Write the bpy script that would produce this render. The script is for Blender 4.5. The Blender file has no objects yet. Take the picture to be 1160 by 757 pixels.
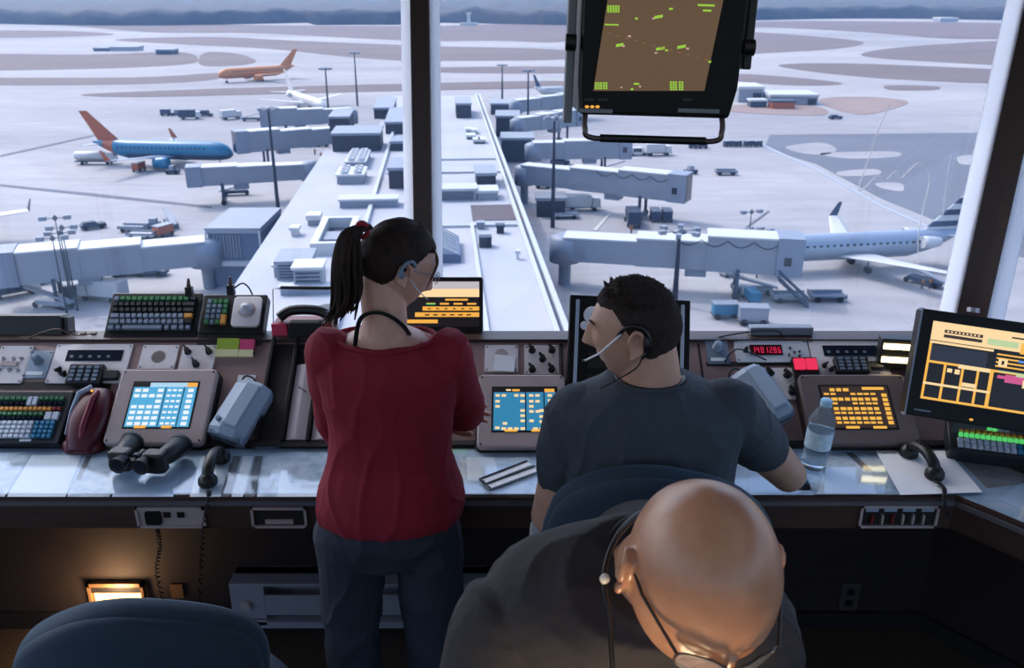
import bpy, math, random
from mathutils import Vector, Matrix, noise, Euler
random.seed(7)
PI = math.pi
C = bpy.context.scene.collection
V = Vector
# ---------------- camera model (1160x757 frame) ----------------
F = 1000.0; CX, CY = 580.0, 378.5
PITCH = math.radians(21.7); CP, SP = math.cos(PITCH), math.sin(PITCH)
CAMZ = 2.2
GZ = -39.8
def ray(px, py):
    u = (px-CX)/F; v = (py-CY)/F
    return V((u, CP - v*SP, -SP - v*CP))
def G(px, py, z=GZ):
    d = ray(px, py); t = (z-CAMZ)/d.z
    return V((d.x*t, d.y*t, z))
def AY(px, py, y):
    d = ray(px, py); t = y/d.y
    return V((d.x*t, y, CAMZ + d.z*t))
def AD(px, py, dep):
    d = ray(px, py)
    return V((0, 0, CAMZ)) + d*dep
# ---------------- mesh builder ----------------
class MB:
    def __init__(s): s.v = []; s.f = []; s.m = []; s.s = []
    def add(s, vs, fs, M=None, mat=0, sm=False):
        b = len(s.v)
        for p in vs:
            p = V(p); s.v.append(M @ p if M is not None else p)
        for f in fs:
            s.f.append([i+b for i in f]); s.m.append(mat); s.s.append(sm)
        return s
    def box(s, x0, x1, y0, y1, z0, z1, M=None, mat=0, tx=0.0, ty=0.0):
        # tx, ty: inset of the top
        vs = [(x0,y0,z0),(x1,y0,z0),(x1,y1,z0),(x0,y1,z0),(x0+tx,y0+ty,z1),(x1-tx,y0+ty,z1),(x1-tx,y1-ty,z1),(x0+tx,y1-ty,z1)]
        return s.add(vs, [(0,3,2,1),(4,5,6,7),(0,1,5,4),(1,2,6,5),(2,3,7,6),(3,0,4,7)], M, mat)
    def loft(s, rings, M=None, mat=0, sm=True, caps=True, closed=False):
        n = len(rings[0]); vs = [p for r in rings for p in r]; fs = []
        R = len(rings)
        for i in range(R-1 if not closed else R):
            a = i*n; b = ((i+1) % R)*n
            for j in range(n):
                k = (j+1) % n
                fs.append((a+j, a+k, b+k, b+j))
        s.add(vs, fs, M, mat, sm)
        if caps and not closed:
            s.add(rings[0], [tuple(range(n))[::-1]], M, mat, False)
            s.add(rings[-1], [tuple(range(n))], M, mat, False)
        return s
    def cyl(s, p0, p1, r0, r1=None, n=16, mat=0, M=None, sm=True):
        r1 = r0 if r1 is None else r1
        return s.tube([p0, p1], [r0, r1], n, mat, M, sm)
    def tube(s, pts, rad, n=10, mat=0, M=None, sm=True, flat=1.0):
        pts = [V(p) for p in pts]
        if not isinstance(rad, (list, tuple)): rad = [rad]*len(pts)
        rings = []; ref = None
        for i, p in enumerate(pts):
            a = pts[max(i-1, 0)]; b = pts[min(i+1, len(pts)-1)]
            t = (b-a)
            if t.length < 1e-9: t = V((0,0,1))
            t.normalize()
            if ref is None:
                ref = V((0,0,1)) if abs(t.z) < .9 else V((1,0,0))
            x = (ref - t*ref.dot(t))
            if x.length < 1e-6: x = V((0,1,0)) - t*t.y
            x.normalize(); ref = x; y = t.cross(x)
            rings.append([p + (x*math.cos(q) + y*math.sin(q)*flat)*rad[i] for q in [2*PI*k/n for k in range(n)]])
        return s.loft(rings, M, mat, sm)
    def ell(s, c, r, seg=16, rings=10, mat=0, M=None, zmin=-1.0):
        c = V(c); rr = []
        a0 = math.asin(max(-1, zmin))
        if zmin <= -1: a0 = -PI/2+.02
        for i in range(rings+1):
            a = a0 + (PI/2-.02-a0)*i/rings
            rr.append([c + V((r[0]*math.cos(a)*math.cos(b), r[1]*math.cos(a)*math.sin(b), r[2]*math.sin(a))) for b in [2*PI*k/seg for k in range(seg)]])
        return s.loft(rr, M, mat, True)
    def rbox(s, w, h, t, r=.01, M=None, mat=0, n=5, e=0.0, z0=0.0):
        """rounded rectangle w x h centred on xy, extruded z0..z0+t, e = edge chamfer"""
        def ring(i, z):
            a = []; W, H = w/2-i, h/2-i; q = max(r-i, .0005)
            for cx, cy, st in ((W-q, H-q, 0), (-W+q, H-q, 1), (-W+q, -H+q, 2), (W-q, -H+q, 3)):
                for k in range(n):
                    an = (st + k/(n-1))*PI/2
                    a.append((cx+q*math.cos(an), cy+q*math.sin(an), z))
            return a
        rg = [ring(0, z0), ring(0, z0+t-e)] + ([ring(e*.3, z0+t-e*.3), ring(e, z0+t)] if e > 0 else [ring(0, z0+t)][:0])
        return s.loft(rg, M, mat, sm=False)
    def prism(s, poly, z0, z1, M=None, mat=0):
        n = len(poly)
        vs = [(p[0], p[1], z0) for p in poly] + [(p[0], p[1], z1) for p in poly]
        fs = [tuple(range(n))[::-1], tuple(range(n, 2*n))] + [(i, (i+1) % n, n+(i+1) % n, n+i) for i in range(n)]
        return s.add(vs, fs, M, mat)
    def lathe(s, prof, n=24, M=None, mat=0):
        return s.loft([[(r*math.cos(2*PI*k/n), r*math.sin(2*PI*k/n), z) for k in range(n)] for r, z in prof], M, mat, True)
def mesh_of(mb, name):
    me = bpy.data.meshes.new(name)
    me.from_pydata([tuple(p) for p in mb.v], [], mb.f)
    me.polygons.foreach_set('material_index', mb.m)
    me.polygons.foreach_set('use_smooth', mb.s)
    me.update()
    return me
def O(name, mb, mats, parent=None, M=None, bevel=0.0, seg=2, **props):
    me = mesh_of(mb, name)
    for m in (mats if isinstance(mats, (list, tuple)) else [mats]): me.materials.append(m)
    o = bpy.data.objects.new(name, me); C.objects.link(o)
    if parent is not None: o.parent = parent
    if M is not None: o.matrix_basis = M
    if bevel > 0:
        b = o.modifiers.new('bevel', 'BEVEL'); b.width = bevel; b.segments = seg; b.limit_method = 'ANGLE'; b.angle_limit = math.radians(40)
        b.harden_normals = False
    for k, w in props.items(): o[k] = w
    return o
def T(name, label, cat, M=None, group=None):
    o = bpy.data.objects.new(name, None); C.objects.link(o); o.empty_display_size = .1
    if M is not None: o.matrix_basis = M
    o['label'] = label; o['category'] = cat
    if group: o['group'] = group
    return o
def S(name, mb, mats, **k): return O(name, mb, mats, kind='structure', **k)
def TR(x, y=None, z=None): return Matrix.Translation(V((x, y, z)) if y is not None else V(x))
def RZ(a): return Matrix.Rotation(a, 4, 'Z')
def RX(a): return Matrix.Rotation(a, 4, 'X')
def RY(a): return Matrix.Rotation(a, 4, 'Y')
def basis(o, x, y, z):
    m = Matrix.Identity(4)
    for i, c in enumerate((x, y, z)):
        for j in range(3): m[j][i] = c[j]
    for j in range(3): m[j][3] = o[j]
    return m
def dup(root, M, label=None, group=None):
    r = root.copy(); C.objects.link(r); r.matrix_basis = M
    if label: r['label'] = label
    if group: r['group'] = group
    for ch in [o for o in root.children]:
        c = ch.copy(); C.objects.link(c); c.parent = r
        for g in ch.children:
            d = g.copy(); C.objects.link(d); d.parent = c
    return r
def crom(pts, k=6, closed=True):
    out = []; n = len(pts)
    rng = range(n) if closed else range(n-1)
    for i in rng:
        if closed: a, b, c, d = pts[(i-1) % n], pts[i], pts[(i+1) % n], pts[(i+2) % n]
        else: a, b, c, d = pts[max(i-1, 0)], pts[i], pts[i+1], pts[min(i+2, n-1)]
        a, b, c, d = V(a), V(b), V(c), V(d)
        for j in range(k):
            t = j/k
            out.append(.5*((2*b) + (c-a)*t + (2*a-5*b+4*c-d)*t*t + (3*b-a-3*c+d)*t**3))
    if not closed: out.append(V(pts[-1]))
    return out
# ---------------- materials ----------------
def lin(c):
    return tuple(((x/255)/12.92 if x/255 <= .04045 else ((x/255+.055)/1.055)**2.4) for x in c)
_mc = {}
def mat(name, rgb, rough=.5, metal=0.0, var=0.0, scale=20.0, bump=0.0, bscale=80.0, emis=None, estr=0.0, spec=.5, sss=0.0, rgb2=None, coat=0.0, stretch=None):
    if name in _mc: return _mc[name]
    m = bpy.data.materials.new(name); m.use_nodes = True; nt = m.node_tree; N = nt.nodes; L = nt.links
    b = N['Principled BSDF']
    col = (*lin(rgb), 1)
    b.inputs['Base Color'].default_value = col
    b.inputs['Roughness'].default_value = rough; b.inputs['Metallic'].default_value = metal
    b.inputs['Specular IOR Level'].default_value = spec
    b.inputs['Coat Weight'].default_value = coat
    if sss:
        b.inputs['Subsurface Weight'].default_value = sss; b.inputs['Subsurface Radius'].default_value = (.012, .004, .002); b.inputs['Subsurface Scale'].default_value = 1.0
    tc = N.new('ShaderNodeTexCoord'); mp = N.new('ShaderNodeMapping'); L.new(tc.outputs['Object'], mp.inputs['Vector'])
    if stretch: mp.inputs['Scale'].default_value = stretch
    if var > 0 or rgb2:
        n = N.new('ShaderNodeTexNoise'); n.inputs['Scale'].default_value = scale; n.inputs['Detail'].default_value = 5; n.inputs['Roughness'].default_value = .6
        L.new(mp.outputs[0], n.inputs['Vector'])
        r = N.new('ShaderNodeValToRGB'); L.new(n.outputs['Fac'], r.inputs[0])
        r.color_ramp.elements[0].position = .32; r.color_ramp.elements[1].position = .68
        c2 = lin(rgb2) if rgb2 else tuple(min(1, x*(1+var)) for x in col[:3])
        c1 = col[:3] if rgb2 else tuple(x*(1-var) for x in col[:3])
        r.color_ramp.elements[0].color = (*c1, 1); r.color_ramp.elements[1].color = (*c2, 1)
        L.new(r.outputs[0], b.inputs['Base Color'])
    if bump > 0:
        n2 = N.new('ShaderNodeTexNoise'); n2.inputs['Scale'].default_value = bscale; n2.inputs['Detail'].default_value = 4
        L.new(mp.outputs[0], n2.inputs['Vector'])
        bp = N.new('ShaderNodeBump'); bp.inputs['Strength'].default_value = bump; bp.inputs['Distance'].default_value = .01
        L.new(n2.outputs['Fac'], bp.inputs['Height']); L.new(bp.outputs[0], b.inputs['Normal'])
    if emis:
        b.inputs['Emission Color'].default_value = (*lin(emis), 1); b.inputs['Emission Strength'].default_value = estr
    _mc[name] = m
    return m
def emit(name, rgb, s=1.0):
    return mat(name, (5, 5, 5), .4, emis=rgb, estr=s)
# ================= render settings, camera, light =================
sc = bpy.context.scene
sc.view_settings.view_transform = 'Standard'; sc.view_settings.look = 'None'; sc.view_settings.exposure = 0.0; sc.view_settings.gamma = 1.0
sc.view_settings.use_curve_mapping = False
sc.cycles.use_denoising = True
try: sc.cycles.denoiser = 'OPENIMAGEDENOISE'
except Exception: pass
sc.cycles.max_bounces = 8; sc.cycles.transparent_max_bounces = 12; sc.cycles.volume_bounces = 0
sc.cycles.caustics_reflective = False; sc.cycles.caustics_refractive = False
sc.cycles.sample_clamp_indirect = 6
cam = bpy.data.cameras.new('camera'); co = bpy.data.objects.new('camera', cam); C.objects.link(co)
co.location = (0, 0, CAMZ); co.rotation_euler = (PI/2-PITCH, 0, 0)
cam.sensor_width = 36; cam.lens = 36*F/1160; cam.clip_end = 9000; cam.clip_start = .05
cam.dof.use_dof = True; cam.dof.focus_distance = 2.1; cam.dof.aperture_fstop = 9.0
sc.camera = co
w = bpy.data.worlds.new('sky'); sc.world = w; w.use_nodes = True
nt = w.node_tree; bg = nt.nodes['Background']
sky = nt.nodes.new('ShaderNodeTexSky'); sky.sky_type = 'NISHITA'; sky.sun_disc = False
sky.sun_elevation = math.radians(50); sky.sun_rotation = math.radians(-52); sky.air_density = 1.0; sky.dust_density = 3.0; sky.ozone_density = 1.0
nt.links.new(sky.outputs[0], bg.inputs[0]); bg.inputs[1].default_value = .50
sd = bpy.data.lights.new('sun', 'SUN'); sd.energy = 1.8; sd.angle = math.radians(.6); sd.color = (1, .965, .92)
so = bpy.data.objects.new('sun', sd); C.objects.link(so)
el = math.radians(52); sdir = V((-.79*math.cos(el), .61*math.cos(el), math.sin(el)))
so.rotation_euler = sdir.to_track_quat('Z', 'Y').to_euler()
def area(name, loc, target, size, power, col, spread=None, shape='DISK'):
    l = bpy.data.lights.new(name, 'AREA'); l.shape = shape; l.size = size; l.energy = power; l.color = col
    if spread: l.spread = spread
    o = bpy.data.objects.new(name, l); C.objects.link(o); o.location = loc
    o.rotation_euler = (V(target)-V(loc)).to_track_quat('-Z', 'Y').to_euler()
    return o
# ================= materials of the room =================
m_dark = mat('dark_paint', (30, 26, 26), .6, var=.15)
m_wood = mat('dark_wood_laminate', (62, 42, 36), .45, var=.25, scale=6, stretch=(1, 8, 8))
m_fascia = mat('fascia_laminate', (70, 52, 46), .45, var=.15, scale=5, stretch=(1, 9, 9))
m_knee = mat('knee_wall_paint', (38, 27, 25), .8, var=.15)
m_carpet = mat('brown_carpet', (92, 72, 56), .95, rgb2=(40, 32, 28), scale=160, bump=.4, bscale=300)
m_ceil = mat('ceiling_tile', (72, 70, 70), .9, var=.05)
m_white = mat('white_window_paint', (238, 238, 240), .45)
m_mull = mat('dark_mullion_panel', (62, 46, 42), .5, var=.1)
# ================= the cab =================
poly = [(-2.2, 3.0), (1.66, 3.0), (2.88, 1.55), (2.88, -1.8), (1.66, -3.3), (-2.2, -3.3), (-3.42, -1.8), (-3.42, 1.55)]
ctr = V((-.3, -.15, 0))
names = ['front', 'front_right', 'right', 'back_right', 'back', 'back_left', 'left', 'front_left']
TILT = math.tan(math.radians(15)); SILL = .96; TOP = 3.05
S('floor', MB().prism([(p[0]*1.0, p[1]*1.0) for p in poly][::-1], -.12, 0), m_carpet)
rp = []
for p in poly:
    q = V((p[0], p[1], 0)); d = (q-ctr).normalized(); q = q + d*.98; rp.append((q.x, q.y))  # unseen roof overhang, sized to block the sun from the room
S('ceiling', MB().prism(rp[::-1], TOP, TOP+.25), m_ceil)
m_glass = bpy.data.materials.new('window_glass'); m_glass.use_nodes = True
_n = m_glass.node_tree; _n.nodes.clear()
_o = _n.nodes.new('ShaderNodeOutputMaterial'); _t = _n.nodes.new('ShaderNodeBsdfTransparent'); _g = _n.nodes.new('ShaderNodeBsdfGlossy'); _m = _n.nodes.new('ShaderNodeMixShader')
_t.inputs[0].default_value = (.74, .80, .90, 1); _g.inputs['Roughness'].default_value = .02; _m.inputs[0].default_value = .025
_n.links.new(_t.outputs[0], _m.inputs[1]); _n.links.new(_g.outputs[0], _m.inputs[2]); _n.links.new(_m.outputs[0], _o.inputs[0])
def wpt(p, q, f, z):
    """point on the tilted window surface between corner p and q"""
    def up(c):
        c = V((c[0], c[1], 0)); d = (c-ctr); d.normalize()
        return c + d*(z-SILL)*TILT*1.12
    a, b = up(p), up(q); r = a.lerp(b, f); r.z = z
    return r
m_backlit = bpy.data.materials.new('backlit_white_edge'); m_backlit.use_nodes = True  # translucency added so daylight from behind brightens the white frame bars
_n = m_backlit.node_tree; _n.nodes.clear()
_o = _n.nodes.new('ShaderNodeOutputMaterial'); _t = _n.nodes.new('ShaderNodeBsdfTranslucent'); _g = _n.nodes.new('ShaderNodeBsdfDiffuse'); _m = _n.nodes.new('ShaderNodeMixShader')
_t.inputs[0].default_value = (.96, .97, 1, 1); _g.inputs[0].default_value = (.9, .9, .93, 1); _m.inputs[0].default_value = .15
_n.links.new(_t.outputs[0], _m.inputs[1]); _n.links.new(_g.outputs[0], _m.inputs[2]); _n.links.new(_m.outputs[0], _o.inputs[0])
nw = 0
for i in range(8):
    p, q = poly[i], poly[(i+1) % 8]
    P3, Q3 = V((*p, 0)), V((*q, 0)); d = (Q3-P3).normalized(); nrm = V((d.y, -d.x, 0))  # inward? ensure below
    if nrm.dot(ctr-P3) < 0: nrm = -nrm
    L_ = (Q3-P3).length
    # sill wall
    S('wall_'+names[i], MB().box(0, L_, -.1, .0, -.12, SILL-.03, basis(P3, d, nrm, V((0, 0, 1)))), m_knee)
    S('trim_%d' % (i+1), MB().box(-.02, L_+.02, -.12, .03, SILL-.03, SILL, basis(P3, d, nrm, V((0, 0, 1)))), m_white)
    nsp = 2 if L_ > 2.5 else 1
    for k in range(nsp):
        nw += 1
        f0, f1 = k/nsp, (k+1)/nsp
        if i == 0: f0, f1 = ((0, .4873), (.4873, 1))[k]
        a, b, c, e = wpt(p, q, f0, SILL), wpt(p, q, f1, SILL), wpt(p, q, f1, TOP), wpt(p, q, f0, TOP)
        g = MB().add([a, b, c, e], [(0, 1, 2, 3)])
        wo = S('window_%d' % nw, g, m_glass)
        # white frame bars round the pane
        fr = MB()
        for s0, s1 in ((a, b), (b, c), (c, e), (e, a)):
            cen = (a+b+c+e)/4
            t = (s1-s0).normalized(); inn = (cen-(s0+s1)/2); inn = (inn - t*inn.dot(t)).normalized(); nn = t.cross(inn)
            wd = (.068 if ((s0 is b and 0 < f1 < 1) or (s0 is e and f0 > 0)) else .115) if abs(t.z) > .5 else .006
            fr.box(0, (s1-s0).length, -.0, wd, -.004, .004, basis(s0, t, inn, nn))
        O('frame', fr, m_backlit, parent=wo)
        if i == 0 and k == 0: pass
        # mullion at start
        if f0 > 0 or True:
            s0, s1 = a, e
            t = (s1-s0).normalized()
            out = V((s0.x, s0.y, 0))-ctr; out.z = 0; out.normalize()
            if f0 > 0: out = -nrm
            side = t.cross(out).normalized(); out = side.cross(t).normalized()
            hw = .033 if f0 > 0 else .056
            wn = S('trim_%d' % (20+nw), MB().box(-hw, hw, -.03, .05, -.06, (s1-s0).length, basis(s0, side, out, t)), m_mull, bevel=.004)
# cord reflection painted as a squiggle on the right front pane
pa = [wpt(poly[0], poly[1], .5, SILL), wpt(poly[0], poly[1], .9, SILL), wpt(poly[0], poly[1], .5, TOP)]
_nn = (pa[1]-pa[0]).cross(pa[2]-pa[0]).normalized()
def onglass(px, py, off=-.004):
    d = ray(px, py); o = V((0, 0, CAMZ)); t = (pa[0]-o).dot(_nn)/d.dot(_nn)
    return o + d*t*(1+off)
m_sq = bpy.data.materials.new('faint_reflection'); m_sq.use_nodes = True
_n = m_sq.node_tree; _b = _n.nodes['Principled BSDF']; _b.inputs['Base Color'].default_value = (.95, .97, 1, 1); _b.inputs['Alpha'].default_value = .38; _b.inputs['Roughness'].default_value = .4
sq = crom([onglass(*p) for p in [(1008, 118), (996, 145), (985, 178), (973, 212), (978, 214), (992, 201), (1000, 200), (1004, 203), (1016, 194), (1021, 202), (1030, 193), (1042, 184), (1050, 190), (1053, 205), (1047, 232), (1041, 262), (1040, 300)]], 5, False)
win2 = bpy.data.objects['window_2']
O('reflection_line', MB().tube(sq, .0024, 6), m_sq, parent=win2, label='faint pale squiggle standing for a cord reflected in the glass')
sq = crom([onglass(*p) for p in [(1078, 175), (1073, 200), (1068, 245)]], 4, False)
O('reflection_line', MB().tube(sq, .002, 6), m_sq, parent=win2, label='short faint streak on the glass')
# ================= airport below =================
m_conc = bpy.data.materials.new('apron_concrete'); m_conc.use_nodes = True
_n = m_conc.node_tree; N = _n.nodes; L = _n.links; b = N['Principled BSDF']; b.inputs['Roughness'].default_value = .9
tc = N.new('ShaderNodeTexCoord')
n1 = N.new('ShaderNodeTexNoise'); n1.inputs['Scale'].default_value = .018; n1.inputs['Detail'].default_value = 6
n2 = N.new('ShaderNodeTexNoise'); n2.inputs['Scale'].default_value = .3; n2.inputs['Detail'].default_value = 6
mpp = N.new('ShaderNodeMapping'); mpp.inputs['Scale'].default_value = (.25, 1, 1)
L.new(tc.outputs['Object'], mpp.inputs[0]); L.new(mpp.outputs[0], n1.inputs['Vector']); L.new(mpp.outputs[0], n2.inputs['Vector'])
br = N.new('ShaderNodeTexBrick'); br.inputs['Scale'].default_value = 1.0; br.inputs['Brick Width'].default_value = 7.5; br.inputs['Row Height'].default_value = 7.5; br.offset = 0
br.inputs['Mortar Size'].default_value = .07; br.inputs['Color1'].default_value = (1, 1, 1, 1); br.inputs['Color2'].default_value = (.97, .97, .97, 1); br.inputs['Mortar'].default_value = (.86, .86, .86, 1)
L.new(tc.outputs['Object'], br.inputs['Vector'])
r1 = N.new('ShaderNodeValToRGB'); r1.color_ramp.elements[0].position = .35; r1.color_ramp.elements[1].position = .62
r1.color_ramp.elements[0].color = (*lin((137, 135, 138)), 1); r1.color_ramp.elements[1].color = (*lin((158, 155, 155)), 1)
L.new(n1.outputs[0], r1.inputs[0])
mx = N.new('ShaderNodeMixRGB'); mx.blend_type = 'MULTIPLY'; mx.inputs[0].default_value = 1
L.new(r1.outputs[0], mx.inputs[1]); L.new(br.outputs[0], mx.inputs[2])
mx2 = N.new('ShaderNodeMixRGB'); mx2.blend_type = 'OVERLAY'; mx2.inputs[0].default_value = .25
L.new(mx.outputs[0], mx2.inputs[1]); L.new(n2.outputs[0], mx2.inputs[2]); L.new(mx2.outputs[0], b.inputs['Base Color'])
m_grass = mat('dry_winter_grass', (103, 89, 87), .95, var=.12, scale=.03, stretch=(.3, 1, 1))
m_grass2 = mat('tan_grass', (135, 117, 111), .95, var=.1, scale=.05)
m_asph = mat('worn_asphalt', (95, 98, 108), .9, var=.12, scale=.05, stretch=(.3, 1, 1))
m_paint = mat('line_paint', (181, 179, 173), .8)
S('ground', MB().box(-2500, 2500, 5, 5200, GZ-1, GZ), m_conc)
def patch(name, pts, m, dz, smooth=True):
    pp = [V(p).to_3d() for p in pts]
    if smooth: pp = crom(pp, 5)
    pp = [G(p.x, max(p.y, 8), GZ) for p in pp]
    S(name, MB().prism([(p.x, p.y) for p in pp], GZ-.5, GZ+dz), m)
GR = [
 [(-80, 36), (60, 35), (130, 39), (60, 42), (-80, 43)],
 [(70, 27), (250, 28), (460, 30), (640, 27), (640, 47), (560, 46), (460, 46), (300, 38), (180, 37), (100, 31)],
 [(130, 45), (240, 42), (350, 47), (480, 52), (640, 57), (640, 67), (500, 69), (460, 69), (400, 65), (300, 55), (200, 50)],
 [(-80, 62), (100, 62), (200, 59), (224, 66), (208, 73), (100, 78), (-80, 79)],
 [(232, 60), (268, 61), (290, 69), (272, 74), (228, 74)],
 [(-80, 89), (150, 88), (246, 83), (236, 91), (120, 96), (-80, 96)],
 [(95, 107), (240, 101), (460, 95), (640, 92), (640, 99), (460, 103), (300, 107), (150, 110)],
 [(490, 77), (645, 76), (645, 83), (490, 82)],
 [(825, 26), (960, 24), (1200, 29), (1200, 42), (1080, 44), (1000, 38), (900, 32), (825, 30)],
 [(825, 37), (930, 42), (978, 48), (950, 55), (870, 60), (825, 61)],
 [(975, 62), (1040, 52), (1200, 46), (1200, 74), (1040, 69)],
 [(882, 75), (960, 72), (1135, 79), (1200, 82), (1200, 96), (1000, 89)],
 [(830, 84), (900, 88), (955, 95), (900, 97), (830, 91)],
 [(1005, 97), (1060, 98), (1058, 102), (1010, 102)],
]
for i, g in enumerate(GR): patch('lawn_%d' % i if False else 'grass_field', g, m_grass, .12)
patch('grass_field', [(930, 112), (985, 110), (1028, 115), (1010, 124), (975, 130), (940, 122)], m_grass2, .12)
patch('grass_field', [(828, 120), (900, 118), (935, 124), (925, 131), (828, 127)], m_grass2, .12)
patch('ground_asphalt', [(866, 168), (872, 153), (1160, 150), (1330, 160), (1360, 330), (1150, 290), (1080, 258), (1000, 226), (925, 186)], m_asph, .05, False)
for q in ([(892, 166), (930, 162), (948, 170), (930, 176), (900, 172)], [(930, 174), (1010, 172), (1016, 178), (960, 180)], [(1085, 178), (1110, 176), (1114, 184), (1090, 187)], [(950, 195), (990, 192), (996, 198), (955, 200)], [(992, 208), (1020, 208), (1022, 217), (1000, 214)]):
    patch('ground_patch', q, m_conc, .1)
patch('ground_line', [(863, 166), (867, 165), (925, 191.3), (1000, 233.5), (1080, 269), (1078, 270), (998, 235), (923, 192.5)], mat('pale_seam', (150, 156, 168), .8), .12, False)
for q in ([(0, 178), (1, 176), (105, 153), (108, 154)], [(0, 211), (0, 209), (120, 221), (240, 234), (240, 236), (110, 223)], [(838, 262), (842, 262), (872, 240), (870, 239)],):
    patch('ground_line', q, m_asph, .1, False)
for q in ([(672, 261), (676, 262), (692, 243), (689, 243)], [(744, 252), (748, 253), (762, 240), (759, 240)]):
    patch('ground_line', q, m_paint, .12, False)
# ---- distant woods ----
m_wood_far = mat('winter_woods', (50, 53, 58), .95, rgb2=(71, 68, 68), scale=.06)
random.seed(3)
mb = MB()
def front(px):
    return 27 - 4*(px > 700) + 2*math.sin(px/90) + (3 if 350 < px < 460 else 0)
nx = 260
rows = []
for r in range(14):
    row = []
    for i in range(nx+1):
        px = -700 + 2600*i/nx
        base = G(px, front(px))
        base = base * (1 + .0) if r == 0 else base
        k = [0, .0, .005, .02, .05, .1, .18, .3, .5, .8, 1.2, 1.8, 2.6, 3.6][r]
        p = V((base.x*(1+k), base.y*(1+k), GZ))
        if r == 0: z = GZ-.5
        else:
            z = GZ + 13 + 5*noise.noise(V((p.x*.03, p.y*.03, 0))) + 3*noise.noise(V((p.x*.11, p.y*.11, 3))) + k*6
            if r == 1: z -= 4
        row.append(V((p.x + (random.random()-.5)*5, p.y+(random.random()-.5)*6, z)))
    rows.append(row)
vs = [p for r in rows for p in r]; fs = []
for r in range(13):
    for i in range(nx):
        a = r*(nx+1)+i; fs.append((a, a+1, a+nx+2, a+nx+1))
mb.add(vs, fs, None, 0, True)
O('distant_woods', mb, m_wood_far, kind='stuff', label='band of blue grey woods along the far edge of the airfield', category='woods')
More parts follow.
